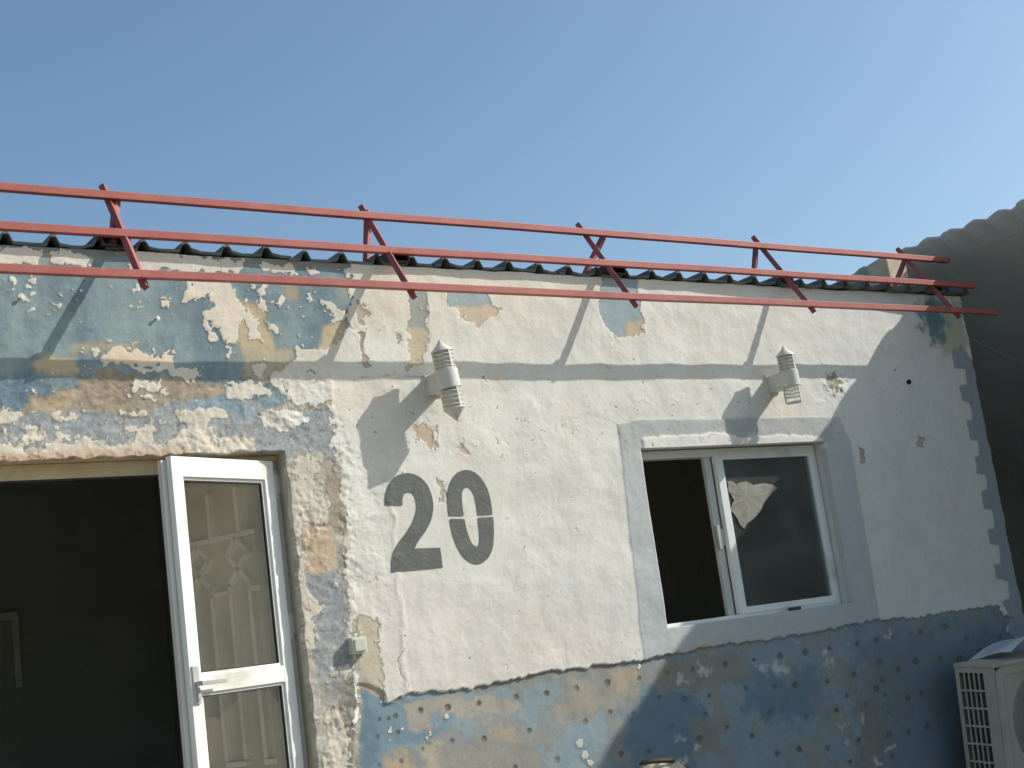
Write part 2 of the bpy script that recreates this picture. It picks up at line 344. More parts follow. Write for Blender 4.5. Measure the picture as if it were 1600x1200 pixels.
patches = [
 [(-90, 388), (47, 386), (62, 391), (60, 412), (-90, 414)], [(80, 390), (104, 393), (141, 399), (140, 412), (130, 416), (96, 416), (81, 414)],
 [(195, 401), (231, 394), (300, 400), (380, 405), (382, 420), (372, 428), (360, 425), (290, 425), (225, 422), (206, 417)],
 [(402, 412), (454, 414), (464, 428), (411, 427)], [(480, 420), (496, 418), (498, 430), (484, 430)], [(538, 420), (550, 420), (550, 432), (541, 432)],
 [(289, 425), (352, 425), (357, 456), (368, 456), (372, 467), (378, 477), (383, 484), (385, 493), (378, 505), (370, 511), (375, 523), (368, 533), (350, 533), (344, 531), (328, 531), (320, 513), (316, 490), (341, 477), (331, 467), (311, 466), (298, 471), (284, 474), (287, 458)],
 [(385, 479), (396, 484), (404, 493), (406, 532), (391, 532), (389, 508), (378, 500), (385, 495)],
 [(404, 456), (412, 459), (416, 487), (409, 487), (404, 474)], [(419, 502), (433, 515), (430, 523), (420, 513)], [(383, 459), (391, 467), (388, 476), (383, 469)],
 [(410, 438), (420, 442), (416, 460), (404, 462), (406, 452)], [(352, 540), (364, 538), (362, 552), (356, 560)],
 [(506, 473), (525, 474), (537, 487), (540, 494), (532, 504), (519, 507), (521, 494), (509, 484)], [(440, 464), (444, 470), (438, 482), (434, 480)],
 [(208, 593), (220, 594), (240, 596), (259, 617), (241, 612), (220, 608), (210, 608)],
 [(220, 619), (243, 621), (240, 628), (222, 626)], [(189, 645), (229, 640), (229, 647), (189, 650)],
 [(206, 572), (260, 571), (309, 572), (309, 589), (302, 596), (283, 589), (241, 578), (217, 582)],
 [(73, 643), (112, 647), (119, 654), (105, 661), (96, 654), (73, 650)], [(-90, 640), (35, 643), (42, 647), (28, 657), (5, 664), (-90, 668)],
 [(42, 670), (65, 668), (72, 684), (42, 699), (17, 691), (19, 684), (38, 682)],
 [(-90, 688), (17, 694), (31, 701), (40, 708), (70, 705), (75, 696), (87, 689), (115, 694), (122, 680), (149, 689), (163, 694), (206, 694), (217, 671), (226, 661), (241, 671), (238, 692), (245, 698), (262, 688), (277, 677), (288, 666), (270, 643), (295, 640), (349, 640), (358, 657), (330, 656), (326, 664), (337, 682), (393, 687), (400, 708), (260, 712), (122, 717), (84, 712), (-90, 722)],
 [(189, 670), (210, 661), (213, 673), (192, 675)], [(80, 664), (92, 664), (90, 670)],
 [(407, 642), (435, 638), (479, 649), (482, 661), (461, 666), (444, 673), (428, 668), (412, 668)],
 [(346, 601), (381, 598), (386, 624), (368, 621), (354, 622)], [(383, 598), (409, 598), (424, 614), (426, 621), (388, 621)], [(396, 573), (412, 570), (410, 598), (400, 596)],
 [(460, 713), (482, 715), (501, 713), (495, 747), (482, 753), (462, 747)],
 [(464, 749), (493, 753), (499, 767), (512, 788), (514, 813), (493, 822), (468, 813), (465, 774)],
 [(448, 749), (464, 749), (474, 863), (486, 950), (492, 1010), (480, 1010), (466, 900)], [(475, 920), (489, 932), (505, 960), (482, 967)],
 [(515, 1044), (545, 1039), (543, 1050), (517, 1057)], [(505, 1109), (531, 1113), (538, 1134), (545, 1176), (543, 1300), (510, 1300), (508, 1153)],
 [(553, 1025), (561, 1069), (557, 1150), (552, 1069)],
 [(155, 563), (170, 548), (200, 542), (215, 548), (235, 556), (272, 556), (272, 572), (240, 573), (200, 570), (160, 572)]]
for i, p in enumerate(patches): T = np.maximum(T, sdf(p, 30, 5))
for (x, y, r) in [(53, 441, 3.4), (48, 449, 3), (35, 465, 3), (36, 470, 2.4), (50, 462, 3), (48, 472, 2.5), (52, 485, 2), (20, 434, 4), (22, 446, 4), (12, 450, 3), (122, 457, 2), (120, 460, 2), (88, 483, 2.2), (94, 475, 2), (138, 499, 2.4), (180, 460, 1.8), (208, 459, 2.5), (215, 449, 3), (222, 440, 3.4), (245, 498, 2.5), (221, 475, 1.8), (258, 475, 3), (262, 476, 2.4), (150, 553, 4), (80, 590, 4), (92, 682, 2.5), (107, 683, 3), (485, 465, 2.6), (470, 480, 2), (502, 478, 3), (392, 445, 3), (240, 548, 3), (268, 550, 4), (140, 573, 4), (470, 545, 4), (612, 1142, 3), (672, 1147, 3), (905, 1165, 6), (915, 1180, 6), (923, 1190, 5), (1000, 1043, 2), (700, 1118, 2)]:
    T = np.maximum(T, r-np.hypot(PX-x+5*warpx+2*n_hi, (PY-y)*.8+5*warpy+2*n_hi2))
holes = [
 ([(637, 455), (664, 450), (667, 480), (669, 520), (668, 535), (660, 575), (634, 575), (639, 520)], 2), ([(700, 452), (712, 446), (762, 452), (768, 478), (785, 480), (768, 498), (745, 508), (722, 496), (706, 478), (698, 468)], 3),
 ([(940, 430), (992, 430), (1000, 470), (1004, 495), (1007, 520), (990, 526), (965, 530), (945, 510), (935, 480)], 2.5),
 ([(1340, 700), (1350, 700), (1353, 728), (1343, 725)], 1), ([(1433, 683), (1445, 685), (1444, 697), (1434, 697)], 2),
 ([(1290, 590), (1300, 583), (1309, 590), (1315, 612), (1310, 618), (1300, 605)], 4), ([(318, 460), (328, 460), (330, 476), (322, 478)], 2), ([(322, 500), (345, 516), (347, 531), (341, 531)], 1),
 ([(655, 660), (680, 668), (682, 700), (652, 690)], 5), ([(712, 690), (722, 690), (736, 710), (716, 706)], 3), ([(684, 748), (694, 752), (696, 786), (686, 784)], 3),
 ([(557, 518), (570, 516), (568, 545), (582, 572), (570, 575)], 3), ([(616, 520), (628, 520), (627, 535), (620, 536)], 2),
 ([(560, 470), (566, 482), (570, 470), (578, 485), (566, 505), (556, 500)], 4), ([(450, 575), (500, 560), (506, 590), (470, 600)], 0)]
for p, wv in holes[:-1]:
    s = sdf(p, 30, 3+wv); T = np.minimum(T, -s)
# ragged edges and flakes lifting near them
rag = 1.0+2.2*sm(-(PX-700), -160, 160)
near = np.exp(-(T/16.0)**2)
T = T+n_hi*1.9*rag+n_fine*1.6+fbm(12, 191, 4, .7)*3.2*sm(-(PX-760), -100, 100)
chip = .7*sm(n_hi2, .56, .66)*sm(1-np.abs(T+3)/22, 0, .6)*sm(-(PX-760), -60, 120)
T = np.where((T < 0) & (T > -40), np.maximum(T, (chip-.5)*6), T)
# scattered nicks in the coat: density follows the lift lines of the wall
dens = np.zeros(PX.shape)
def rough_zone(poly, amt, warp=15, f=18):
    global dens
    dens = np.maximum(dens, sm(sdf(poly, 80, warp), -f, f)*amt)
rough_zone([(560, 640), (760, 640), (1000, 655), (1290, 640), (1290, 690), (1000, 690), (860, 690), (760, 690), (560, 720)], .75)
rough_zone([(520, 560), (640, 560), (640, 700), (600, 760), (520, 760)], .7); rough_zone([(780, 1000), (1000, 985), (1010, 1040), (800, 1060)], .85)
rough_zone([(545, 590), (960, 585), (960, 650), (545, 650)], .45); rough_zone([(600, 940), (640, 940), (640, 1090), (600, 1090)], .6)
rough_zone([(900, 440), (1500, 470), (1400, 560), (900, 560)], .35); rough_zone([(700, 650), (930, 640), (930, 720), (800, 740), (700, 720)], .8)
rough_zone([(960, 655), (1290, 650), (1290, 700), (960, 700)], .8)
nick = fbm(30, 77, 4, .7, 1.3, .7)
T = T-(sm(nick, .70-.26*dens, .80-.22*dens)*sm(T, 1, 7)*(dens > .2))*(T+1.0)
scr = [(500+rng.random()*900, 500+rng.random()*540) for _ in range(300)]
for (x, y) in scr:
    if rng.random() < .55: dy = rng.normal(0, 22); y = 660+dy if x < 1300 else y
    ang = rng.uniform(-1.3, 1.3); ln = rng.uniform(.8, 3.6)*(2 if rng.random() < .12 else 1); r = rng.uniform(.3, 1.05)
    m = (np.abs(PX-x) < 24) & (np.abs(PY-y) < 24)
    if not m.any(): continue
    ux, uy = math.cos(ang), math.sin(ang); qx = PX[m]-x; qy = PY[m]-y; t = np.clip(qx*ux+qy*uy, -ln, ln)
    d = np.hypot(qx-t*ux+4*warpx[m]+1.5*n_fine[m], qy-t*uy+4*warpy[m]+1.2*n_hi2[m]); T[m] = np.minimum(T[m], np.maximum(d-r, -1.6))
for poly in [[(748, 488), (760, 498), (772, 486)], [(596, 500), (600, 512), (590, 520)], [(655, 665), (683, 668), (684, 700)], [(722, 685), (724, 702), (736, 712)], [(686, 748), (697, 756), (697, 770)], [(992, 448), (998, 470), (1004, 500), (1006, 520)], [(665, 455), (669, 480), (668, 520), (670, 527)], [(477, 582), (488, 578), (500, 592)], [(446, 580), (441, 600), (446, 612)], [(305, 412), (305, 425)], [(345, 407), (346, 425)], [(640, 1000), (622, 1030), (628, 1060), (650, 1080)], [(560, 590), (620, 587), (700, 590)], [(780, 1040), (792, 1038), (792, 1046)], [(570, 912), (590, 906), (582, 900)], [(484, 877), (505, 872), (517, 868)]]:
    for (ax, ay), (bx_, by_) in zip(poly[:-1], poly[1:]):
        m = (PX > min(ax, bx_)-8) & (PX < max(ax, bx_)+8) & (PY > min(ay, by_)-8) & (PY < max(ay, by_)+8)
        ex, ey = bx_-ax, by_-ay; t = np.clip(((PX[m]-ax)*ex+(PY[m]-ay)*ey)/(ex*ex+ey*ey), 0, 1)
        d = np.hypot(PX[m]-ax-t*ex+2.5*warpx[m], PY[m]-ay-t*ey+2.5*warpy[m]); T[m] = np.minimum(T[m], np.maximum(d-.8, -1.5))
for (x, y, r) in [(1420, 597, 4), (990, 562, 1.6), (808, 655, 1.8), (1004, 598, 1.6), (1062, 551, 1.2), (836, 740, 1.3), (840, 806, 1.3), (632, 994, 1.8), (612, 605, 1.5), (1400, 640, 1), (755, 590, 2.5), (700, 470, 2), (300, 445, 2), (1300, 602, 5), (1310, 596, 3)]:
    T = np.minimum(T, np.hypot(PX-x, PY-y)-r)

# ---- top coat colour
kp = sm(n_mid2+n_lo, -.4, .7)[..., None]
TC = lin((222, 217, 203))*(1-kp)+lin((226, 222, 210))*kp
for poly, col, a in [([(560, 900), (680, 900), (900, 980), (1000, 1000), (990, 1050), (700, 1090), (580, 1090)], (226, 212, 200), .35),
                     ([(545, 395), (780, 420), (1000, 440), (1000, 470), (760, 470), (560, 520)], (224, 212, 186), .6), ([(500, 590), (620, 590), (610, 640), (520, 640)], (226, 208, 190), .6),
                     ([(600, 900), (640, 900), (635, 1090), (605, 1090)], (222, 208, 200), .4), ([(820, 960), (930, 960), (930, 1040), (830, 1040)], (228, 210, 196), .3),
                     ([(1240, 480), (1300, 480), (1290, 560), (1250, 560)], (226, 206, 190), .35), ([(1180, 640), (1260, 630), (1260, 655), (1190, 655)], (226, 204, 180), .5)]:
    TC = blend(TC, sdf(poly, 90, 22), col, 30, a)
TC = blend(TC, sdf([(1240, 380), (1800, 380), (1800, 1100), (1240, 1100)], 90, 12), (222, 221, 212), 70, .8)
loc = sdf([(-200, 380), (545, 380), (545, 560), (430, 640), (520, 700), (545, 800), (545, 1300), (-200, 1300)], 60, 5)
TC = blend(TC, loc, (216, 208, 192), 12, .9)
TC = blend(TC, sdf([(-200, 640), (400, 636), (400, 730), (-200, 740)], 60, 8), (212, 200, 180), 8, .85)
TC = blend(TC, sdf([(440, 700), (535, 700), (545, 900), (545, 1300), (440, 1300)], 60, 8), (205, 194, 174), 8, .8)
TC = blend(TC, sdf([(-200, 704), (60, 708), (150, 702), (300, 704), (300, 730), (-200, 740)], 60, 6), (200, 170, 138), 5, .7)
TC = blend(TC, sdf([(150, 540), (275, 540), (275, 571), (150, 574)], 60, 6), (224, 204, 178), 3, 1)
TC = blend(TC, sdf([(284, 425), (384, 425), (384, 540), (284, 540)], 60, 6), (222, 210, 190), 10, .9)
TC = blend(TC, sdf([(860, 1130), (1640, 940), (1640, 1300), (860, 1300)], 60, 0), (206, 206, 196), 2, 1)
stain = sm(fbm(2.6, 88, 4, .6, 1, .5), .35, .75)[..., None]*.25; TC = TC*(1-stain)+lin((206, 190, 160))*stain
TC = blend(TC, sdf([(1434, 470), (1508, 470), (1514, 535), (1508, 552), (1490, 557), (1465, 548), (1446, 522)], 60, 12)+n_hi*3, (188, 186, 160), 7, .9)
TC = blend(TC, sdf([(1434, 470), (1475, 470), (1478, 500), (1470, 535), (1455, 530), (1444, 515)], 60, 14)+n_hi*4, (112, 138, 146), 9, .95)
# grey painted surround and quoins
s_sur = sdf([(965, 662), (1000, 656), (1310, 651), (1328, 690), (1377, 986), (1200, 1030), (1008, 1050)], 60, 1.2)
TC = blend(TC, s_sur, (191, 193, 189), .9)
TC = blend(TC, np.minimum(s_sur, sdf([(960, 650), (1300, 640), (1300, 690), (960, 705)], 40, 5)), (180, 180, 173), 4, .85)
s_q = sdf([(1487, 548), (1491, 576), (1507, 577), (1510, 602), (1499, 603), (1503, 627), (1516, 630), (1519, 655), (1509, 657), (1516, 687), (1527, 689), (1530, 711), (1523, 713), (1527, 740), (1540, 742), (1542, 765), (1533, 768), (1537, 795), (1549, 797), (1554, 825), (1541, 828), (1546, 850), (1560, 853), (1563, 880), (1553, 882), (1557, 905), (1575, 908), (1577, 935), (1566, 940), (1575, 960), (1580, 1300), (1800, 1300), (1800, 900), (1500, 540)], 60, 1.5)
TC = blend(TC, s_q, (160, 164, 166), .9)
s_lip = sdf([(1003, 684), (1060, 680), (1110, 676), (1160, 684), (1200, 680), (1255, 679), (1283, 687), (1290, 698), (1003, 706)], 40, 4)
TC = blend(TC, s_lip, (226, 222, 210), .8)
TC = blend(TC, np.minimum(s_sur, sdf([(1078, 1008), (1107, 1002), (1107, 1024), (1078, 1030)], 40, 3)), (206, 188, 150), 2, .8)
T = np.where(s_sur > 0, T, T)

# ---- glue dabs on the plinth
dots = [(619,1119),(659,1110),(701,1105),(750,1099),(808,1090),(855,1083),(623,1144),(591,1151),(663,1170),(707,1158),(758,1154),(828,1141),(872,1187),(629,1189),(594,1196),(807,1199),(902,1076),(951,1067),(1000,1060),(956,1113),(917,1127),(1045,1052),(1084,1046),(1135,1038),(1180,1030),(1220,1024),(1260,1018),(1032,1088),(1071,1092),(1110,1087),(1168,1076),(1213,1073),(1244,1070),(991,1115),(1052,1135),(1103,1115),(1137,1136),(1205,1113),(1262,1120),(1095,1153),(1177,1150),(971,1178),(1015,1174),(1251,1171),(1216,1177),(1075,1198),(1297,1012),(1341,1006),(1371,1000),(1397,995),(1440,987),(1478,979),(1512,998),(1532,1017),(1294,1064),(1337,1053),(1377,1035),(1405,1046),(1433,1033),(1471,1029),(1500,1029),(1381,1062),(1372,1076),(1385,1085),(1442,1084),(1325,1087),(1355,1100),(1308,1110),(1421,1090),(1389,1112),(1451,1134),(1421,1144),(1344,1155),(1391,1148),(1295,1168),(1396,1182),(1331,1190),(1564,995),(593,1124),(609,1123)]
DT = np.full(PX.shape, -50.)
for i, (x, y) in enumerate(dots):
    r = 4.5*rng.uniform(.68, 1.15) if i < len(dots)-2 else 3.2
    m = (np.abs(PX-x) < 20) & (np.abs(PY-y) < 20)
    DT[m] = np.maximum(DT[m], r-np.hypot((PX[m]-x)*1.12+1.5*warpx[m], PY[m]-y+1.5*warpy[m]))
wk = sm(fbm(4, 401, 3, .6), -.5, .3)*.45+.6; rim = wk*np.exp(-((DT-.6)/1.1)**2)
kd = (wk*sm(DT, -.8, .8))[..., None]; U = U*(1-kd)+lin((120, 114, 100))*kd
kr = (rim*(DT > -3)*.5)[..., None]; U = U*(1-kr)+lin((88, 82, 70))*kr
T = np.where(DT > -3, np.minimum(T, -3), T)

# ---- relief (metres-ish in wall units, + = out of the wall)
U = blend(U, 4-np.hypot(PX-1420, (PY-597)*.8), (30, 30, 28), 1); Rz = np.zeros(PX.shape)  # shade inside the small wall hole painted near-black into the under colour
for poly, a in [([(-200, 575), (200, 580), (440, 590), (530, 640), (548, 760), (560, 1000), (570, 1300), (440, 1300), (440, 712), (-200, 735)], 1.0),
                ([(270, 655), (400, 680), (400, 712), (270, 712)], 1.7), ([(400, 640), (485, 645), (480, 672), (410, 672)], 1.8), ([(455, 770), (510, 770), (515, 830), (460, 880)], 1.9),
                ([(0, 665), (80, 665), (60, 705), (0, 700)], 1.8), ([(1280, 575), (1325, 575), (1325, 625), (1285, 620)], 1.8), ([(505, 1100), (560, 1090), (560, 1300), (505, 1300)], 1.6),
                ([(515, 690), (550, 690), (565, 1000), (545, 1000)], 1.5), ([(430, 575), (520, 575), (520, 630), (440, 630)], 1.3), ([(535, 700), (615, 700), (610, 960), (545, 960)], .7)]:
    Rz = np.maximum(Rz, sm(sdf(poly, 60, 10), -6, 6)*a)
T = T+sm(Rz, .2, 1)*(fbm(13, 321, 5, .72)*4+fbm(34, 331, 3, .7)*3)*np.exp(-(T/16)**2)*(DT < -3)
U = U*(1+sm(Rz, .2, 1)*(.22*fbm(15, 341, 4, .7)+.12*fbm(45, 343, 2)))[..., None]
cov = sm(T, -1.2, 1.2)
ridg = 1-np.abs(fbm(20, 61, 3, .6))*2.2; crumb = fbm(34, 63, 3, .7)
lump = fbm(2.6, 65, 3, .5)*.006+fbm(11, 66, 3, .5)*.0009
s_dig = sdf([(590, 725), (790, 725), (790, 905), (600, 905)], 40, 0); flat = 1-sm(s_dig, -8, 8)
D = lump*(.35+.65*flat)+cov*.0020+np.exp(-((T-1.3)/1.6)**2)*sm(n_mid, -.1, .6)*.0022
def terr(v, k, e=.16):
    v = v*k; f = np.floor(v); return (f+sm(v-f, .5-e, .5+e))/k
D += Rz*(terr(fbm(7, 161, 5, .68)+.5*warpx, 3.5)*.0034+terr(fbm(17, 171, 4, .7, .8, 1.3), 3)*.0024+crumb*.0009)
D += (Rz > 1.4)*0+sm(Rz, 1.1, 1.7)*terr(fbm(26, 181, 3, .7), 2.5)*.0042+n_fine*.00035*(1-.5*cov)+cov*(fbm(30, 67, 2)*.0005+dens*crumb*.0006)*flat
D += sm(s_sur, -1, 1)*.0035*sm(T0, -1, 2)+sm(s_lip, -1.5, 1.5)*.006-sm(-T0-n_hi*2, -1.5, 1.5)*sm(s_pl, -12, -6)*.010
D -= sm(DT, -.5, 1.5)*.003; D += rim*(DT > -3)*.001
tro = sdf([(604, 700), (609, 700), (640, 1095), (632, 1095)], 20, 6); D += sm(tro, -4, 4)*.003      # trowel ridge left of the number
# keep openings crisp
edge = np.minimum.reduce([np.where((GZg < DZ1+.06), np.abs(GX-DX1), 9), np.where(GX < DX1+.06, np.abs(GZg-DZ1), 9)])
D = D*1.0

top = ZT+fbm(5, 71, 3)*.006
Zw = GZg.copy(); tw = sm(GZg, ZT-.25, ZT); Zw += tw*(top-ZT)
Xw = GX.copy(); ew = sm(GX, XR-.2, XR); Xw += ew*(perlin(GZg*9, GZg*0+.5, 5)*.010+perlin(GZg*30, GZg*0+.5, 6)*.004)
Z2 = Zw.copy(); lw = np.exp(-((GZg-DZ1)/.02)**2)*(GX < DX1); Z2 += lw*perlin(GX*14, GX*0+3.3, 8)*.014
X2 = Xw.copy(); lw = np.exp(-((GX-DX1)/.02)**2)*(GZg < DZ1); X2 += lw*perlin(GZg*12, GX*0+1.3, 9)*.010
fx = (gx[:-1]+gx[1:])/2; fz = (gz[:-1]+gz[1:])/2; FX, FZ = np.meshgrid(fx, fz)
keep = ~(((FX > DX0) & (FX < DX1) & (FZ < DZ1)) | ((FX > WX0) & (FX < WX1) & (FZ > WZ0) & (FZ < WZ1)))
idx = np.arange(NX*NZ).reshape(NZ, NX)
a = idx[:-1, :-1][keep]; b = idx[:-1, 1:][keep]; c = idx[1:, 1:][keep]; d = idx[1:, :-1][keep]
quads = np.stack([a, b, c, d], 1)
E1 = np.concatenate([quads[:, [0, 1]], quads[:, [1, 2]], quads[:, [2, 3]], quads[:, [3, 0]]])
key = np.sort(E1, 1); kk_ = key[:, 0].astype(np.int64)*(NX*NZ)+key[:, 1]
_, inv, cnt = np.unique(kk_, return_inverse=True, return_counts=True); bed = E1[cnt[inv] == 1]
bv = np.unique(bed); mp = -np.ones(NX*NZ, int); mp[bv] = NX*NZ+np.arange(len(bv))
skirt = np.stack([bed[:, 1], bed[:, 0], mp[bed[:, 0]], mp[bed[:, 1]]], 1)
V = np.stack([X2.ravel(), -D.ravel(), Z2.ravel()], 1); Vs = V[bv].copy(); Vs[:, 1] = .04
V = np.concatenate([V, Vs]); Q = np.concatenate([quads, skirt])
used = np.unique(Q); rm = -np.ones(len(V), int); rm[used] = np.arange(len(used)); Q = rm[Q]
def ext(A): A = A.reshape(NX*NZ, -1); return np.concatenate([A, A[bv]])[used]
Vm = np.stack([V[used, 0]*S, V[used, 1]*S, (V[used, 2]-GZ)*S], 1)

house = empty('house', (4.0, 0, GZ), 'weathered single storey plaster house with peeling blue and cream paint', 'house')
hb = np.array(house['base'])
me = bpy.data.meshes.new('wall'); n = len(Vm); me.vertices.add(n); me.vertices.foreach_set('co', (Vm-hb).astype(np.float32).ravel())
me.loops.add(len(Q)*4); me.loops.foreach_set('vertex_index', Q.astype(np.int32).ravel())
me.polygons.add(len(Q)); me.polygons.foreach_set('loop_start', np.arange(0, len(Q)*4, 4, dtype=np.int32)); me.polygons.foreach_set('loop_total', np.full(len(Q), 4, np.int32))
me.update(calc_edges=True); me.polygons.foreach_set('use_smooth', np.ones(len(Q), bool))
def attr(nm, A):
    A = np.concatenate([ext(A), np.ones((n, 1))], 1).astype(np.float32); at = me.color_attributes.new(nm, 'FLOAT_COLOR', 'POINT'); at.data.foreach_set('color', A.ravel())
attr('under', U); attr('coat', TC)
at = me.attributes.new('cover', 'FLOAT', 'POINT'); at.data.foreach_set('value', ext(T).astype(np.float32).ravel())
m, t, nn, l, pb = newmat('peeling_painted_plaster')
def A_(nm):
    q = nn.new('ShaderNodeAttribute'); q.attribute_name = nm; return q
au, ac_, at_ = A_('under'), A_('coat'), A_('cover')
tc = nn.new('ShaderNodeTexCoord')
def noise(sc_, dt=5, r=.6):
    q = nn.new('ShaderNodeTexNoise'); q.inputs['Scale'].default_value = sc_; q.inputs['Detail'].default_value = dt; q.inputs['Roughness'].default_value = r
    l.new(tc.outputs['Object'], q.inputs['Vector']); return q
def mth(op, a_, b_, clamp=False):
    q = nn.new('ShaderNodeMath'); q.operation = op; q.use_clamp = clamp
    for i, v in enumerate((a_, b_)):
        if isinstance(v, (int, float)): q.inputs[i].default_value = v
        else: l.new(v, q.inputs[i])
    return q.outputs[0]
nzf = noise(150, 3); nzm = noise(40, 7, .75); nzl = noise(5, 6, .65)
tt = mth('ADD', at_.outputs['Fac'], mth('MULTIPLY', mth('SUBTRACT', nzf.outputs['Fac'], .5), 3.2))
fac = nn.new('ShaderNodeMapRange'); fac.inputs[1].default_value = -.35; fac.inputs[2].default_value = .35; l.new(tt, fac.inputs[0])
mx = nn.new('ShaderNodeMix'); mx.data_type = 'RGBA'; l.new(fac.outputs[0], mx.inputs['Factor']); l.new(au.outputs['Color'], mx.inputs['A']); l.new(ac_.outputs['Color'], mx.inputs['B'])
# brown darker line along the peel edges
eg = nn.new('ShaderNodeMapRange'); eg.inputs[1].default_value = 0; eg.inputs[2].default_value = 1.5; eg.inputs[3].default_value = .22; eg.inputs[4].default_value = 0
l.new(mth('ABSOLUTE', mth('ADD', tt, .9), 0), eg.inputs[0])
m2 = nn.new('ShaderNodeMix'); m2.data_type = 'RGBA'; l.new(eg.outputs[0], m2.inputs['Factor']); l.new(mx.outputs['Result'], m2.inputs['A']); m2.inputs['B'].default_value = L4(92, 82, 66)
vr = nn.new('ShaderNodeMapRange'); vr.inputs[1].default_value = .25; vr.inputs[2].default_value = .75; vr.inputs[3].default_value = .86; vr.inputs[4].default_value = 1.10
l.new(mth('ADD', mth('MULTIPLY', nzm.outputs['Fac'], .5), mth('MULTIPLY', nzl.outputs['Fac'], .5)), vr.inputs[0])
vm = nn.new('ShaderNodeVectorMath'); vm.operation = 'SCALE'; l.new(m2.outputs['Result'], vm.inputs[0]); l.new(vr.outputs[0], vm.inputs['Scale'])
l.new(vm.outputs[0], pb.inputs['Base Color']); pb.inputs['Roughness'].default_value = .92; pb.inputs['Specular IOR Level'].default_value = .15
bh = mth('ADD', mth('MULTIPLY', fac.outputs[0], .45), mth('ADD', mth('MULTIPLY', nzm.outputs['Fac'], .55), mth('MULTIPLY', nzf.outputs['Fac'], .34)))
bp = nn.new('ShaderNodeBump'); bp.inputs['Strength'].default_value = .6; bp.inputs['Distance'].default_value = .0042; l.new(bh, bp.inputs['Height']); l.new(bp.outputs[0], pb.inputs['Normal'])
me.materials.append(m)
wallo = bpy.data.objects.new('wall', me); C.objects.link(wallo); wallo.parent = house

def wall_out(x, z):        # how far the plaster face stands out at (x, z)
    i = int(np.clip(np.searchsorted(gx, x), 1, NX-1)); j = int(np.clip(np.searchsorted(gz, z), 1, NZ-1)); return float(D[j, i])

# ---- masonry behind the plaster face, end wall, rooms
B = MB(); q = .036
B.box(XL, DX0, q, .25, GZ, 3.50); B.box(DX0, DX1, q, .25, DZ1+.006, 3.50)
B.box(DX1+.006, WX0-.006, q, .25, GZ, 3.50); B.box(WX0-.006, WX1+.006, q, .25, WZ1+.006, 3.50); B.box(WX0-.006, WX1+.006, q, .25, GZ, WZ0-.006)
B.box(WX1+.006, XR-.012, q, .25, GZ, 3.50)
B.build('masonry', MT['reveal'], house)
B = MB(); B.box(XR-.25, XR-.016, .25, 5, GZ, 3.50); B.build('end_wall', MT['wallside'], house)
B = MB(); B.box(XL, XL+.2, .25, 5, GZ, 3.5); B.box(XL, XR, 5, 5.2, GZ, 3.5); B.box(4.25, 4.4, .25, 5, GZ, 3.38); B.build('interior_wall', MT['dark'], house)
B = MB(); B.box(4.42, 8.47, 3.0, 3.1, -.06, 3.37); B.box(4.405, 4.42, .26, 3.0, -.06, 3.37); B.box(8.47, 8.485, .26, 3.0, -.06, 3.37); B.box(4.42, 8.47, .26, 3.0, 3.36, 3.375); B.build('room_lining', MT['room'], house)  # pale inner lining added to brighten the window room
B = MB(); B.box(XL+.2, XR-.25, .26, 5, -.12, -.06); B.build('interior_floor', MT['floor'], house)
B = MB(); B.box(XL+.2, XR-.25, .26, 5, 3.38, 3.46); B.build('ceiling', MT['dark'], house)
B = MB(); a = W(24, 962, 4.9)                # pale inner window frame on the back wall
B.box(a[0]-.9, a[0]+.02, 4.9, 5, a[2]-.03, a[2]+.03); B.box(a[0]-.03, a[0]+.02, 4.9, 5, a[2]-.55, a[2]-.03)
B.build('inner_frame', MT['pvcg'], house)
B = MB(); B.box(DX1-.0, DX1+.004, .037, .12, GZ, DZ1); B.build('door_reveal', MT['reveald'], house)
B = MB(); B.box(DX0, DX1, .037, .12, DZ1, DZ1+.004); B.build('door_soffit', MT['reveald'], house)
B = MB(); B.box(DX0-.3, DX1+.25, -.45, .3, GZ, -.06); B.build('doorstep', MT['block'], house, bevel=.01)

# ---- corrugated roof sheets
RP = .2185; R0 = 1.751-RP*14
def corr(x0, x1, ya, yb, z, skew=None, hgt=.05, zf=lambda x: 0, pitch=RP, r0=R0, slope=.02, th=.014, seg=8):
    xs = [x0]; k = math.ceil((x0-r0-.05)/pitch)
    while True:
        c_ = r0+k*pitch+random.uniform(-.006, .006); k += 1
        if c_-.045 < x0+.004: continue
        if c_+.045 > x1: break
        xs += [c_-.032, c_-.010, c_+.010, c_+.032]
        xs += [c_+.036+(pitch-.072)*f_ for f_ in (.33, .66) if c_+.036+(pitch-.072)*f_ < x1-.01]
    xs = sorted(set(xs+[x1]))
    def h(x):
        u = abs(((x-r0)/pitch+.5) % 1-.5)*pitch
        return hgt*max(0, min(1, (.034-u)/.023))
    mb = MB(); n_ = len(xs); vs = []
    ys = [ya if not callable(ya) else None]+[None]*seg
    for j in range(seg+1):
        for x in xs:
            y_a = ya(x) if callable(ya) else ya; y = y_a+(yb-y_a)*(j/seg)**1.6
            vs.append((x, y, z+h(x)+zf(x)*(1-j/seg)+slope*(y-y_a)))
    m_ = len(vs); vs += [(a_, b_, c_-th) for a_, b_, c_ in vs]
    fs = []
    for j in range(seg):
        for i in range(n_-1):
            A = j*n_+i; fs += [(A, A+1, A+1+n_, A+n_), (m_+A, m_+A+n_, m_+A+1+n_, m_+A+1)]
    for i in range(n_-1): fs += [(i, m_+i, m_+i+1, i+1), (seg*n_+i, seg*n_+i+1, m_+seg*n_+i+1, m_+seg*n_+i)]
    for j in range(seg): fs += [(j*n_, j*n_+n_, m_+j*n_+n_, m_+j*n_), (j*n_+n_-1, m_+j*n_+n_-1, m_+(j+1)*n_+n_-1, (j+1)*n_+n_-1)]
    return mb.add(vs, fs)
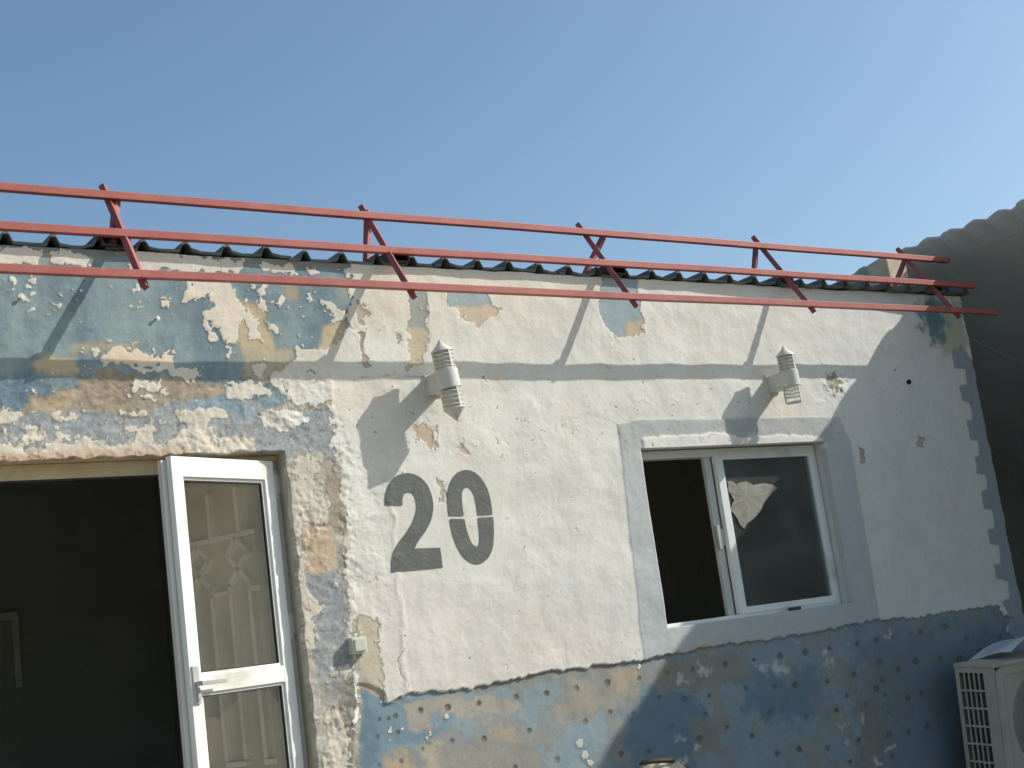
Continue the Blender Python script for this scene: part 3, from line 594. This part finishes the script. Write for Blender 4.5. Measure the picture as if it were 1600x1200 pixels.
cuts = [-1.2, -.15, .95, 2.31, 3.18, 4.06, 4.93, 5.81, 6.68, 7.55, 8.78]
over = lambda x: -.004-.054*max(0, min(1, (x-5.5)/2.6))
for i in range(len(cuts)-1):
    ph = random.uniform(0, 6)
    corr(cuts[i]+.004, cuts[i+1]+.02, over, 5.3, 3.524+(.004 if i % 2 else 0), zf=lambda x, ph=ph: .004*math.sin(x*3.1+ph)+.003*math.sin(x*11+ph), slope=.0).build('roof_sheet', MT['roofm'], house)
for x0, x1 in [(2.19, 2.335), (3.80, 3.90), (5.34, 5.45), (6.845, 6.93), (8.36, 8.5)]:
    B = MB(); z0, z1 = 3.525, 3.60
    B.box(x0, x1, -.03, 1.2, z0, z0+.008); B.box(x0, x1, -.03, 1.2, z1-.008, z1); B.box(x0, x0+.008, -.03, 1.2, z0+.008, z1-.008); B.box(x1-.008, x1, -.03, 1.2, z0+.008, z1-.008); B.box(x0+.008, x1-.008, .05, .06, z0+.008, z1-.008)
    B.build('rafter_tube', MT['blackm'], house)

# ---- window
fr = MB(); y0, y1 = .095, .17
fr.box(WX0, WX0+.045, y0, y1, WZ0, WZ1); fr.box(WX1-.035, WX1, y0, y1, WZ0, WZ1); fr.box(WX0+.045, WX1-.035, y0, y1, WZ1-.05, WZ1); fr.box(WX0+.045, WX1-.035, y0, y1, WZ0, WZ0+.022)
frame_o = fr.build('window_frame', MT['pvc'], house, bevel=.003)
MBs = MB(); sx0, sx1, sz0, sz1 = 6.055, WX1-.035, WZ0+.022, WZ1-.05
MBs.box(sx0, sx0+.06, y0-.008, y0+.03, sz0, sz1); MBs.box(sx1-.04, sx1, y0-.008, y0+.03, sz0, sz1); MBs.box(sx0+.06, sx1-.04, y0-.008, y0+.03, sz0, sz0+.04); MBs.box(sx0+.06, sx1-.04, y0-.008, y0+.03, sz1-.025, sz1)
MBs.build('sash', MT['pvc'], frame_o, bevel=.003)
B = MB(); B.box(5.995, 6.05, y0+.035, y0+.065, sz0, sz1); B.build('sash', MT['pvcg'], frame_o, bevel=.003, label='greyish meeting stile of the slid back sash')
B = MB(); B.box(sx0+.06, sx1-.04, y0+.008, y0+.013, sz0+.04, sz1-.025); B.build('pane', MT['glassw'], frame_o)
B = MB(); B.box(sx0+.05, sx1, y0+.045, y0+.05, sz0, sz1); B.build('pane', MT['glassw'], frame_o)
B = MB(); a = W(1122, 821, y0+.0); b_ = W(1128, 858, y0+.0); B.box(a[0]-.012, a[0]+.012, y0-.0, y0+.034, b_[2], a[2]); B.box(a[0]+.0, a[0]+.07, y0+.02, y0+.034, b_[2]+.02, a[2]-.02); B.build('handle', MT['metalh'], frame_o, bevel=.003)
# torn film hanging behind the fixed glass
ft = [W(*p, y0+.002) for p in [(1136, 752), (1150, 756), (1168, 752), (1177, 758), (1206, 757), (1216, 762), (1200, 778), (1190, 796), (1176, 812), (1163, 826), (1153, 812), (1142, 797), (1147, 782), (1138, 768)]]
ft = [p_ for i in range(len(ft)) for p_ in (ft[i], (ft[i]+ft[(i+1) % len(ft)])/2+np.array([random.uniform(-.012, .012), 0, random.uniform(-.012, .012)]))]
B = MB(); k_ = len(ft); cen = np.mean(ft, 0)
vs = [(p[0], y0+.002+.0012*math.sin(i*2.1), p[2]) for i, p in enumerate(ft)]+[(cen[0], y0-.002, cen[2])]
B.add(vs, [(i, (i+1) % k_, k_) for i in range(k_)]); B.build('torn_film', MT['film'], frame_o)
B = MB(); B.box(WX0-.006, WX1+.006, .037, .094, WZ0-.004, WZ0-.0005); B.build('window_sill', MT['reveal'], house)
B = MB(); a = W(1240, 961, .05); B.box(a[0]-.03, a[0]+.06, .03, .06, WZ0, WZ0+.022); B.build('mortar_lump', MT['sackd'], house, bevel=.006)

# ---- door: fixed frame, open glazed leaf, steel leaf behind
fy0, fy1 = .12, .20
B = MB(); B.box(DX1-.10, DX1, fy0, fy1, -.06, DZ1-.075); B.box(DX1-.118, DX1-.10, fy0+.03, fy1, -.06, DZ1-.075)
B.box(DX1-.03, DX1, fy0-.012, fy0, -.06, DZ1-.075)
df = B.build('door_frame', MT['pvcg'], house, bevel=.003)
B = MB(); B.box(DX0, DX1, fy0, fy1, DZ1-.072, DZ1); B.box(DX0, DX1, fy0-.01, fy0, DZ1-.03, DZ1-.002); B.build('head_rail', MT['tanframe'], df, bevel=.004)
B = MB(); B.box(DX0, DX1, fy0+.005, fy1-.01, DZ1-.082, DZ1-.073); B.build('gasket', MT['blackm'], df)
LO = np.array([3.0, .10, 0.]); lu = np.array([-.9254, -.379, 0]); lv = np.array([0, 0, 1.]); ln_ = np.array([.379, -.9254, 0])   # leaf: along, up, towards the yard
T0, T1, LZ0, LZ1 = .008, .692, -.03, 2.462
def leafbox(mb, a0, a1, b0, b1, c0, c1): return mb.frame(LO, lu, lv, ln_, a0, a1, b0, b1, c0, c1)
def mitred(mb, a0, a1, z0, z1, wd, wt, wb, c0, c1):
    O = [(a0, z0), (a1, z0), (a1, z1), (a0, z1)]; I = [(a0+wd, z0+wb), (a1-wd, z0+wb), (a1-wd, z1-wt), (a0+wd, z1-wt)]
    for i in range(4):
        j = (i+1) % 4; g_ = .0012
        pts = [O[i], O[j], I[j], I[i]]; vs = [LO+lu*p[0]+lv*p[1]+ln_*c for c in (c0, c1) for p in pts]
        mb.add(vs, [(0, 1, 2, 3), (7, 6, 5, 4), (0, 4, 5, 1), (1, 5, 6, 2), (2, 6, 7, 3), (3, 7, 4, 0)])
B = MB(); mitred(B, T0, T1, LZ0, LZ1, .068, .095, .10, 0, .035); leafbox(B, T0+.068, T1-.068, 1.375, 1.452, .0, .034)
leaf = B.build('door_leaf', MT['pvc'], house, bevel=.0025, label='white glazed door leaf standing open')
B = MB()
for z0, z1 in ((1.452, LZ1-.095), (LZ0+.10, 1.375)):
    mitred(B, T0+.068, T1-.068, z0, z1, .014, .014, .014, .004, .022)
B.build('glazing_bead', MT['pvc'], leaf, bevel=.002)
B = MB()
for z0, z1 in ((1.452, LZ1-.095), (LZ0+.10, 1.375)):
    mitred(B, T0+.082, T1-.082, z0+.014, z1-.014, .005, .005, .005, .006, .020)
B.build('gasket', MT['gasket'], leaf)
B = MB(); leafbox(B, T0+.0, T1+.012, LZ0, LZ1-.006, -.022, -.002); leafbox(B, T1-.0, T1+.028, LZ0, LZ1-.018, -.012, .004)
B2 = MB(); mitred(B2, T0-.005, T1+.028, LZ0, LZ1-.014, .055, .055, .055, -.026, -.002); B2.build('rebate_edge', MT['pvcg'], leaf, bevel=.002)
B = MB(); leafbox(B, T0+.08, T1-.08, 1.466, LZ1-.109, .009, .013); B.build('pane', MT['glassd'], leaf)
B = MB()       # lower pane is broken: only this shard is left in the frame
sh = [(T0+.08, .084), (T1-.08, .084), (T1-.08, 1.255), (.60, 1.257), (.545, 1.262), (.508, 1.248), (.46, 1.285), (.40, 1.312), (.352, 1.35), (.331, 1.361), (.25, 1.361), (.181, 1.360), (.15, 1.315), (.106, 1.273), (T0+.08, 1.268)]
vs = [LO+lu*a_+lv*z_+ln_*c for c in (.009, .013) for a_, z_ in sh]; k_ = len(sh)
B.add(vs, [tuple(range(k_)), tuple(range(2*k_-1, k_-1, -1))]+[(i, (i+1) % k_, k_+(i+1) % k_, k_+i) for i in range(k_)]); B.build('pane', MT['glassd'], leaf, label='jagged broken lower pane')
B = MB(); leafbox(B, .645, .682, 1.33, 1.50, .035, .045); leafbox(B, .652, .675, 1.41, 1.43, .045, .085); leafbox(B, .52, .675, 1.408, 1.430, .075, .092); leafbox(B, .655, .672, 1.345, 1.375, .045, .058)
B.build('handle', MT['metalh'], leaf, bevel=.004)
for z in (2.30, 1.60, .35):
    B = MB(); leafbox(B, -.055, .006, z, z+.10, -.01, .02); B.lathe(LO+lu*(-.012)+lv*(z-.03)+ln_*.018, [(.010, 0), (.010, .13)], 12); B.build('hinge', MT['hinge'], leaf, bevel=.002)
# cream steel leaf with a welded bar pattern, swung inside behind the glass
SO = np.array([2.97, .22, 0.]); su = np.array([-.3233, .9463, 0.]); sv = np.array([0, 0, 1.]); sn = np.array([-.9463, -.3233, 0.])
B = MB(); B.frame(SO, su, sv, sn, -.03, .585, -.05, 2.47, -.03, 0)
steel = B.build('steel_door', MT['steel_cream'], house, bevel=.003, label='cream steel door with diamond bar pattern behind the glazed leaf')
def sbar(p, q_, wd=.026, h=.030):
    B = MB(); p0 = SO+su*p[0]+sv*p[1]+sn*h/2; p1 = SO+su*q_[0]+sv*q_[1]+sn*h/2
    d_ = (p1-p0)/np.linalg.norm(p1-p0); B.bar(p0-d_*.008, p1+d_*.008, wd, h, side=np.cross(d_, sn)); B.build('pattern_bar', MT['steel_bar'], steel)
def tt_(t): return t-.02
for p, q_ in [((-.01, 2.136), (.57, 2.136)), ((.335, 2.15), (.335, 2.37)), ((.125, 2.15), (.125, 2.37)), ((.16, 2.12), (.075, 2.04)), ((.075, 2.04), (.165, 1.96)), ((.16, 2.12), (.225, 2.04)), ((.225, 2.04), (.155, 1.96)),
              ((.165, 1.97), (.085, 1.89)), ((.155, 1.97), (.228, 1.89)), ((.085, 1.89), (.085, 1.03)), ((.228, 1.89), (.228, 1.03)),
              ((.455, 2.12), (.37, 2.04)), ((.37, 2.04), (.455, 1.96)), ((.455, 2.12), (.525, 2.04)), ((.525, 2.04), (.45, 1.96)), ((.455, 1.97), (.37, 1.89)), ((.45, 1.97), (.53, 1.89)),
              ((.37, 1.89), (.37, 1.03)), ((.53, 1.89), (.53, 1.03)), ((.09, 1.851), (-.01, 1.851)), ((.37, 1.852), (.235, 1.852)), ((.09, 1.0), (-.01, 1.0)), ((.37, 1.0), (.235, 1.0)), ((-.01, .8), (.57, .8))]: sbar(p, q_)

# ---- stencilled 20: two sheets of paint lying on the plaster
def smooth_closed(pts, it=2):
    for _ in range(it):
        out = []
        for i in range(len(pts)):
            a_, b_ = np.array(pts[i]), np.array(pts[(i+1) % len(pts)]); out += [tuple(a_*.75+b_*.25), tuple(a_*.25+b_*.75)]
        pts = out
    return pts
def digit(rings_px, name, lab):
    """ring strips of outline pairs (outer, inner) -> a conforming sheet"""
    mb = MB()
    for strip in rings_px:
        outer, inner = strip; n_ = len(outer); K = 6; vs = []
        for i in range(n_):
            a_, b_ = np.array(outer[i], float), np.array(inner[i], float)
            for k2 in range(K+1):
                p = W(*(a_+(b_-a_)*k2/K)); vs.append((p[0], -wall_out(p[0], p[2])-.0035, p[2]))
        fs = [(i*(K+1)+k2, i*(K+1)+k2+1, (i+1)*(K+1)+k2+1, (i+1)*(K+1)+k2) for i in range(n_-1) for k2 in range(K)]
        mb.add(vs, fs)
    return mb.build(name, MT['num'], house, label=lab)
def resample(pts, n_):
    pts = np.array(pts, float); d_ = np.r_[0, np.cumsum(np.hypot(*np.diff(pts, axis=0).T))]; t_ = np.linspace(0, d_[-1], n_)
    # Catmull-Rom through the points
    out = []
    for v in t_:
        i = min(max(np.searchsorted(d_, v)-1, 0), len(pts)-2); u_ = (v-d_[i])/(d_[i+1]-d_[i]+1e-9)
        p0, p1, p2, p3 = pts[max(i-1, 0)], pts[i], pts[i+1], pts[min(i+2, len(pts)-1)]
        out.append(.5*((2*p1)+(-p0+p2)*u_+(2*p0-5*p1+4*p2-p3)*u_**2+(-p0+3*p1-3*p2+p3)*u_**3))
    return out
o2 = resample([(601, 789), (602, 772), (607, 757), (616, 746), (629, 740), (642, 740), (656, 746), (667, 758), (674, 775), (676, 793), (673, 812), (665, 829), (655, 843), (647, 857)], 60)
i2 = resample([(628, 790), (628, 781), (631, 772), (637, 769), (643, 770), (648, 776), (650, 786), (650, 797), (647, 808), (641, 821), (632, 835), (622, 848), (615, 860), (612, 872)], 60)
digit([(o2, i2), ([(647, 857), (687, 856), (691, 887)], [(612, 872), (611, 880), (611, 894)])], 'digit', 'dark grey stencilled figure 2')
oa = resample([(701, 806), (699, 790), (699, 770), (703, 754), (711, 741), (723, 735), (736, 736), (749, 745), (760, 762), (766, 782), (769, 804)], 50)
ia = resample([(724, 806), (722, 790), (721, 776), (722, 768), (725, 763), (730, 761), (735, 764), (740, 772), (743, 783), (745, 795), (746, 805)], 50)
ob = resample([(702, 811), (706, 832), (713, 852), (723, 869), (735, 879), (748, 881), (761, 873), (769, 857), (771, 836), (770, 808)], 50)
ib = resample([(725, 811), (728, 825), (732, 838), (736, 848), (741, 853), (745, 854), (748, 849), (749, 840), (748, 825), (746, 809)], 50)
digit([(oa, ia), (ob, ib)], 'digit', 'dark grey stencilled figure 0')

# =================================================================== red steel frame
rf = empty('steel_frame', (5.2, 0, 3.5), 'red oxide painted steel frame of three long rails along the roof edge', 'steel frame')
for y, z, nm in ((-.24, 3.318, 'lowest'), (-.046, 3.583, 'middle'), (.082, 3.822, 'topmost')):
    vs = []
    MBr = MB(); xs = np.linspace(-1.0, 8.80, 40)
    for i, x in enumerate(xs):
        dz = .0015*math.sin(x*1.3+y*9)+.001*math.sin(x*3.7+z); dy = .0015*math.sin(x*2.1+z*5)
        if nm == 'middle': k_ = max(0, min(1, (x-5.5)/3)); dy -= .054*k_; dz -= .018*k_
        for a_, b_ in ((-.019, -.019), (.019, -.019), (.019, .019), (-.019, .019)): vs.append((x, y+dy+a_, z+dz+b_))
    fs = [(i*4+k2, i*4+(k2+1) % 4, i*4+4+(k2+1) % 4, i*4+4+k2) for i in range(39) for k2 in range(4)]+[(3, 2, 1, 0), (156, 157, 158, 159)]
    MBr.add(vs, fs).build('rail', MT['red'], rf, bevel=.003)
tops = [(168, 285), (577, 325), (917, 355), (1190, 377), (1413, 392)]
XB = [2.30, 3.765, 5.30, 6.83, 8.345]
for i, x in enumerate(XB):
    j = random.uniform(-.01, .01)
    B = MB(); B.bar((x-.012, .165, 3.905+j), (x+.008, -.235, 3.262+j), .031, .031, side=(1, .62, -.38)); B.build('beam', MT['red2'], rf, bevel=.003)
    tx, ty, tz = [(x+.045, .13, 3.85), (x+.01, .14, 3.87), (x+.15, .13, 3.82), (x+.0, .16, 3.86), (x+.05, .14, 3.86)][i]
    bx_, by_ = [(2.253, .0), (3.70, .09), (5.226, .10), (6.634, .06), (8.14, .145)][i]
    B = MB(); B.bar((tx, ty, tz), (bx_, by_, 3.545), .031, .031, side=(1, .5, 0)); B.build('strut', MT['red2'], rf, bevel=.003)
    for y, z in ((-.24, 3.318), (-.046, 3.583), (.082, 3.822)):
        B = MB(); B.lathe((x, y+.021, z+.021), [(.004, -.02), (.012, -.008), (.013, 0), (.006, .007)], 8, axis=(1, .1, 0)); B.build('weld', MT['tanframe'], rf)

# =================================================================== wall lamps
def lamp(cx, cy, cz, tilt, label, lower_cone, shade):
    r_ = empty('wall_lamp', (cx, 0, cz), label, 'wall lamp', 'twin ended lamps on the facade')
    ax = np.array([-math.sin(tilt), 0, math.cos(tilt)]); o = np.array([cx, cy, cz])
    def la(prof, nm, mat=MT['lamp'], n_=32, sm_=True, caps=True): return MB().lathe(o, prof, n_, ax, caps).build(nm, mat, r_, smooth=sm_)
    la([(.001, .222), (.024, .190), (.060, .158), (.0615, .153), (.052, .150)], 'cap')
    la([(.059, -.052), (.062, -.050), (.062, .048), (.059, .050)], 'collar')
    la([(.058, .050), (.060, .055), (.054, .060)], 'collar_ring')
    la([(.044, .06), (.047, .07), (.047, .145), (.044, .15)], 'lamp_glass', MT['glassl'])
    for k2 in range(4):
        z = .070+k2*.022
        la([(.048, z+.004), (.058, z-.001), (.058, z-.004), (.048, z)], 'louvre', caps=False)
    for k2 in range(3):
        t_ = math.radians(100+120*k2); a_ = np.cross(ax, (0, 1, 0)); b_ = np.cross(ax, a_); p = o+(a_*math.cos(t_)+b_*math.sin(t_))*.055
        B = MB(); B.bar(p+ax*.05, p+ax*.153, .014, .006, side=np.cross(ax, p-o)); B.build('post', MT['lamp'], r_)
        if lower_cone or k2 != 1:
            B = MB(); B.bar(p-ax*.05, p-ax*.158, .014, .006, side=np.cross(ax, p-o)); B.build('post', MT['lamp'], r_)
    for k2 in range(4 if lower_cone else 3):
        z = -.068-k2*.024
        la([(.048, z+.004), (.058, z-.001), (.058, z-.004), (.048, z)], 'louvre', caps=False)
    if lower_cone:
        la([(.044, -.06), (.047, -.07), (.047, -.150), (.044, -.155)], 'lamp_glass', MT['glassl'])
        la([(.052, -.156), (.060, -.158), (.0605, -.163), (.024, -.205), (.001, -.232)], 'lower_cap')
    else:
        la([(.046, -.150), (.050, -.152), (.050, -.160), (.02, -.162)], 'lower_ring')
    B = MB(); B.box(cx-.040, cx+.040, cy+.03, -.008, cz-.055, cz+.052); B.build('bracket', MT['lamp'], r_, bevel=.008)
    B = MB(); B.box(cx-.050, cx+.050, -.014, .01, cz-.062, cz+.060); B.build('wall_plate', MT['lamp'], r_, bevel=.005)
    return r_
lamp(3.965, -.165, 2.832, .105, 'cream wall lamp with pointed caps at both ends, above the painted 20', True, 0)
lamp(6.575, -.165, 2.832, .03, 'cream wall lamp missing its lower cap, above the window', False, 0)

# =================================================================== switch
sw = empty('light_switch', (3.32, 0, 1.5), 'small square cream switch on the wall beside the door', 'switch')
a = W(541, 993); b_ = W(567, 1022)
x0, x1, z0, z1 = 3.282, 3.364, 1.458, 1.542
B = MB(); B.box(x0, x1, -.045, .02, z0, z1); B.build('back_box', MT['switch'], sw, bevel=.005)
B = MB(); B.box(x0+.012, x1-.010, -.053, -.044, z0+.014, z1-.010); B.build('rocker', MT['switch'], sw, bevel=.004)

# loose nails / screws in the plaster
nails = [W(*p) for p in [(32, 466), (244, 498), (640, 700)]]
for i, p in enumerate(nails[:2]):
    r_ = MB(); B = r_.lathe((p[0], .01, p[2]), [(.004, 0), (.004, .022), (.009, .024), (.009, .028)], 10, axis=(.15, -1, .05))
    o_ = B.build('nail', MT['lamp'], None, smooth=True)
    tag(o_, ['pale screw head sticking out of the blue paint at the far left', 'pale screw head in blue paint below the first red beam'][i], 'screw')

# =================================================================== air conditioner
AX, AY, AZ0 = 7.56, -.24, .870
acn = empty('air_conditioner', (AX+.5, AY-.15, .2), 'white outdoor air conditioner unit with grilles, leaning by the blue plinth', 'air conditioner')
th = .085; cu = np.array([1., 0, 0]); cd = np.array([0, -math.cos(th), -math.sin(th)]); cz_ = np.array([0, -math.sin(th), math.cos(th)])   # along wall, to the front, up
AO = np.array([AX, AY, AZ0]); AW, AD, AH = .98, .30, .74
def acb(mb, a0, a1, b0, b1, c0, c1): return mb.frame(AO, cu, cd, cz_, a0, a1, b0, b1, c0, c1)
B = MB(); t_ = .012
acb(B, .0, AW, .0, t_, -AH, 0)                                       # back
acb(B, AW-t_, AW, t_, AD, -AH, 0); acb(B, 0, AW-t_, t_, AD, -AH, -AH+t_)
B.build('casing', MT['ac'], acn, bevel=.004)
B = MB(); acb(B, -.006, AW+.006, -.006, AD+.008, .0, .026); B.build('top_cover', MT['ac'], acn, bevel=.012)
B = MB(); acb(B, .05, AW-.05, .03, AD-.05, -AH+.05, -.03); B.build('coil', MT['acdark'], acn)
# side panel with its grid of openings
gb0, gb1 = .028, .215
B = MB(); acb(B, 0, .012, t_, gb0, -AH+t_, 0); acb(B, 0, .012, gb1, AD, -AH+t_, 0); acb(B, 0, .012, gb0, gb1, -.032, 0); acb(B, 0, .012, gb0, gb1, -AH+t_, -AH+.03); B.build('side_panel', MT['ac'], acn, bevel=.002)
ncol, nrow = 5, 6; gz0, gz1 = -.032, -AH+.03
for i in range(1, ncol):
    b0 = gb0+(gb1-gb0)*i/ncol; B = MB(); acb(B, .001, .011, b0-.0042, b0+.0042, gz1, gz0); B.build('grille_bar', MT['ac'], acn)
for j in range(1, nrow):
    c0 = gz0+(gz1-gz0)*j/nrow; B = MB(); acb(B, -.002, .010, gb0, gb1, c0-.006, c0+.006); B.build('grille_bar', MT['ac'], acn)
# front panel with round fan opening
fc = np.array([.44, -.37]); fr_ = .30; n_ = 48; B = MB(); vs = []; fs = []
corner = lambda t2: None
for i in range(n_):
    t2 = 2*math.pi*i/n_; c_, s_ = math.cos(t2), math.sin(t2)
    hx = (AW-.02-fc[0]) if c_ > 0 else (fc[0]-.0); hz = (0-fc[1]) if s_ > 0 else (AH-.012+fc[1])
    k2 = min(hx/max(abs(c_), 1e-6), hz/max(abs(s_), 1e-6))
    for dd in (AD, AD-.012):
        vs.append(AO+cu*(fc[0]+fr_*c_)+cz_*(fc[1]+fr_*s_)+cd*dd); vs.append(AO+cu*(fc[0]+k2*c_)+cz_*(fc[1]+k2*s_)+cd*dd)
for i in range(n_):
    j = (i+1) % n_; fs += [(i*4, i*4+1, j*4+1, j*4), (i*4+2, j*4+2, j*4+3, i*4+3), (i*4, j*4, j*4+2, i*4+2)]
B.add(vs, fs); B.build('front_panel', MT['ac'], acn)
B = MB()
for a0, a1, c0, c1 in ((.085, .093, -AH+.05, -.045), (.093, .80, -.053, -.045), (.80, .808, -AH+.05, -.045), (.093, .80, -AH+.05, -AH+.058)): acb(B, a0, a1, AD, AD+.008, c0, c1)
B.build('front_trim', MT['ac'], acn)
fg = MB()
for k2 in range(24):
    r2 = .02+k2*.0122; vs = []; m_ = 40
    for i in range(m_):
        t2 = 2*math.pi*i/m_
        for dr, dd in ((-.002, AD+.004), (.002, AD+.004), (.002, AD+.008), (-.002, AD+.008)):
            vs.append(AO+cu*(fc[0]+(r2+dr)*math.cos(t2))+cz_*(fc[1]+(r2+dr)*math.sin(t2))+cd*dd)
    fg.add(vs, [(i*4+q2, i*4+(q2+1) % 4, ((i+1) % m_)*4+(q2+1) % 4, ((i+1) % m_)*4+q2) for i in range(m_) for q2 in range(4)])
for k2 in range(12):
    t2 = math.pi*2*k2/12; p0 = AO+cu*(fc[0]+.03*math.cos(t2))+cz_*(fc[1]+.03*math.sin(t2))+cd*(AD+.003); p1 = AO+cu*(fc[0]+.305*math.cos(t2))+cz_*(fc[1]+.305*math.sin(t2))+cd*(AD+.003)
    fg.bar(p0, p1, .004, .004, side=cd)
fgo = fg.build('fan_grille', MT['ac'], acn); fgo['kind'] = 'stuff'
fb = MB(); fb.lathe(AO+cu*fc[0]+cz_*fc[1]+cd*(AD-.10), [(.05, 0), (.05, .05), (.03, .06)], 20, cd)
for k2 in range(3):
    t2 = 2*math.pi*k2/3+.4; e1 = cu*math.cos(t2)+cz_*math.sin(t2); e2 = cu*math.cos(t2+.75)+cz_*math.sin(t2+.75); c0 = AO+cu*fc[0]+cz_*fc[1]
    fb.add([c0+e1*.04+cd*(AD-.10), c0+e1*.26+cd*(AD-.10), c0+e2*.27+cd*(AD-.05), c0+e2*.04+cd*(AD-.05), c0+e1*.04+cd*(AD-.096), c0+e1*.26+cd*(AD-.096), c0+e2*.27+cd*(AD-.046), c0+e2*.04+cd*(AD-.046)],
           [(0, 1, 2, 3), (4, 7, 6, 5), (0, 4, 5, 1), (1, 5, 6, 2), (2, 6, 7, 3), (3, 7, 4, 0)])
fb.build('fan', MT['acdark'], acn)
for a0 in (.12, .78):
    B = MB(); B.box(AX+a0, AX+a0+.05, -.56, .03, .085, .125); B.bar((AX+a0+.025, -.50, .085), (AX+a0+.025, .0, -.25), .04, .02); B.build('wall_bracket', MT['ac'], acn)

lid = empty('plastic_sheet', (8.1, -.3, .93), 'curved pale plastic sheet lying on top of the air conditioner', 'plastic sheet')
B = MB(); vs = []; nu, nv = 14, 8
for j in range(nv+1):
    for i in range(nu+1):
        u_, v_ = i/nu, j/nv
        x = 7.80+.75*u_; y = -.52+.34*v_+.04*math.sin(u_*3); z = .925+.085*math.sin(min(1, u_*1.35+.0)*math.pi*.62)*(1-.25*v_)+.010*math.sin(v_*5+u_*4)-.05*(v_-.2)*.5
        vs.append((x, y-(.06*(1-u_))*0, z))
m_ = len(vs); vs += [(a_, b2, c_-.007) for a_, b2, c_ in vs]; fs = []
for j in range(nv):
    for i in range(nu):
        A = j*(nu+1)+i; fs += [(A, A+1, A+nu+2, A+nu+1), (m_+A, m_+A+nu+1, m_+A+nu+2, m_+A+1)]
for i in range(nu): fs += [(i, m_+i, m_+i+1, i+1), (nv*(nu+1)+i, nv*(nu+1)+i+1, m_+nv*(nu+1)+i+1, m_+nv*(nu+1)+i)]
for j in range(nv): A = j*(nu+1); fs += [(A, A+nu+1, m_+A+nu+1, m_+A), (A+nu, m_+A+nu, m_+A+2*nu+1, A+2*nu+1)]
B.add(vs, fs).build('sheet', MT['sheet'], lid, smooth=True)

# =================================================================== sack just showing at the bottom
sk = empty('sack', (4.72, -.55, GZ), 'pale full sack standing against the blue plinth, only its top showing', 'sack')
B = MB(); prof = []
for z_, r2 in [(0, .17), (.05, .22), (.30, .25), (.60, .24), (.82, .21), (.93, .165), (.985, .11), (1.01, .05), (1.015, .012)]: prof.append((r2, z_))
B.lathe((4.735, -.52, GZ), prof, 36)
for i, v_ in enumerate(B.v):
    x, y, z = v_; an = math.atan2(y+.52, x-4.735); k2 = 1+.05*math.sin(an*7+z*5)+.03*math.sin(an*13+z*9); B.v[i] = (4.735+(x-4.735)*k2, -.52+(y+.52)*k2*.8, z+.006*math.sin(an*5))
B.build('bag', MT['sack'], sk, smooth=True)
B = MB(); B.lathe((4.715, -.52, GZ+1.008), [(.085, -.012), (.096, 0), (.085, .012)], 24, axis=(.15, .1, 1), caps=False); B.build('tie_cord', MT['sackd'], sk, smooth=True)

# =================================================================== neighbouring shed on the right
shed = empty('shed', (11, -2, GZ), 'dark open shed with corrugated roof at the right, beside the house', 'shed')
CX, CZ = 8.94, 4.09
ys = np.arange(-7.76, 3.0, .88)  # roof run extended out of view to darken the window reflection
def shed_sheet(y0_, y1_, dz, off):
    mb = MB(); ny = int(round((y1_-y0_)/.055)); nx_ = 16; vs = []
    for i in range(nx_+1):
        x = CX+off+(13.3-CX-off)*(i/nx_)**2.2
        for j in range(ny+1):
            y = y0_+(y1_-y0_)*j/ny; u = ((y/.225) % 1); hh = .030*(1-abs(2*u-1))**.8 if u < .99 else 0
            hh = .034*(math.sin(math.pi*u)**1.4)*(1-.95*min(1, (x-CX-off)/.16))
            vs.append((x, y, CZ+dz+hh-.03+-1.45*(i/nx_)**1.8+(-.05*max(0, (y-.3)) if y > .3 else 0)))
    m_ = len(vs); vs += [(a_, b2, c_-.008) for a_, b2, c_ in vs]; fs = []
    for i in range(nx_):
        for j in range(ny):
            A = i*(ny+1)+j; fs += [(A, A+1, A+ny+2, A+ny+1), (m_+A, m_+A+ny+1, m_+A+ny+2, m_+A+1)]
    for j in range(ny): fs += [(j, m_+j, m_+j+1, j+1), (nx_*(ny+1)+j, nx_*(ny+1)+j+1, m_+nx_*(ny+1)+j+1, m_+nx_*(ny+1)+j)]
    for i in range(nx_): A = i*(ny+1); fs += [(A, A+ny+1, m_+A+ny+1, m_+A), (A+ny, m_+A+ny, m_+A+2*ny+1, A+2*ny+1)]
    return mb.add(vs, fs)
for i, y in enumerate(ys): shed_sheet(y, min(y+1.1, 3.0), .005*(i % 2), random.uniform(-.02, .02)).build('roof_sheet', MT['shed_roof'], shed)
B = MB(); B.box(13.0, 13.2, -12, 3.2, GZ, CZ-1.44); B.build('side_wall', MT['shedw'], shed)  # unseen length added so the window pane reflects something dark
B = MB(); B.add([(8.80, y, z) for y in (2.6, 2.8) for z in (GZ, CZ-.2)]+[(13.0, y, z) for y in (2.6, 2.8) for z in (GZ, CZ-1.5)], [(0, 1, 5, 4), (2, 6, 7, 3), (0, 2, 3, 1), (4, 5, 7, 6), (1, 3, 7, 5), (0, 4, 6, 2)]); B.build('back_wall', MT['shedw'], shed)
# masonry lumps left on the roof corner
for i, (x, y, sx_, sz_, lb) in enumerate([(8.36, .30, .22, .40, 'larger pale broken block lying on the roof corner behind the red strut'), (8.62, .30, .16, .20, 'smaller pale broken block beside the larger one on the roof corner')]):
    bm = MB(); bm.box(x, x+sx_, y, y+.22, 3.52, 3.52+sz_); 
    for k2, v_ in enumerate(bm.v):
        rr = random.Random(k2*7+i); bm.v[k2] = (v_[0]+rr.uniform(-.03, .03)*(1 if v_[2] > 3.6 else .3), v_[1]+rr.uniform(-.02, .02), v_[2]+(rr.uniform(-.05, .02) if v_[2] > 3.6 else 0))
    o_ = bm.build('concrete_block', MT['block'], None, bevel=.012); tag(o_, lb, 'block')
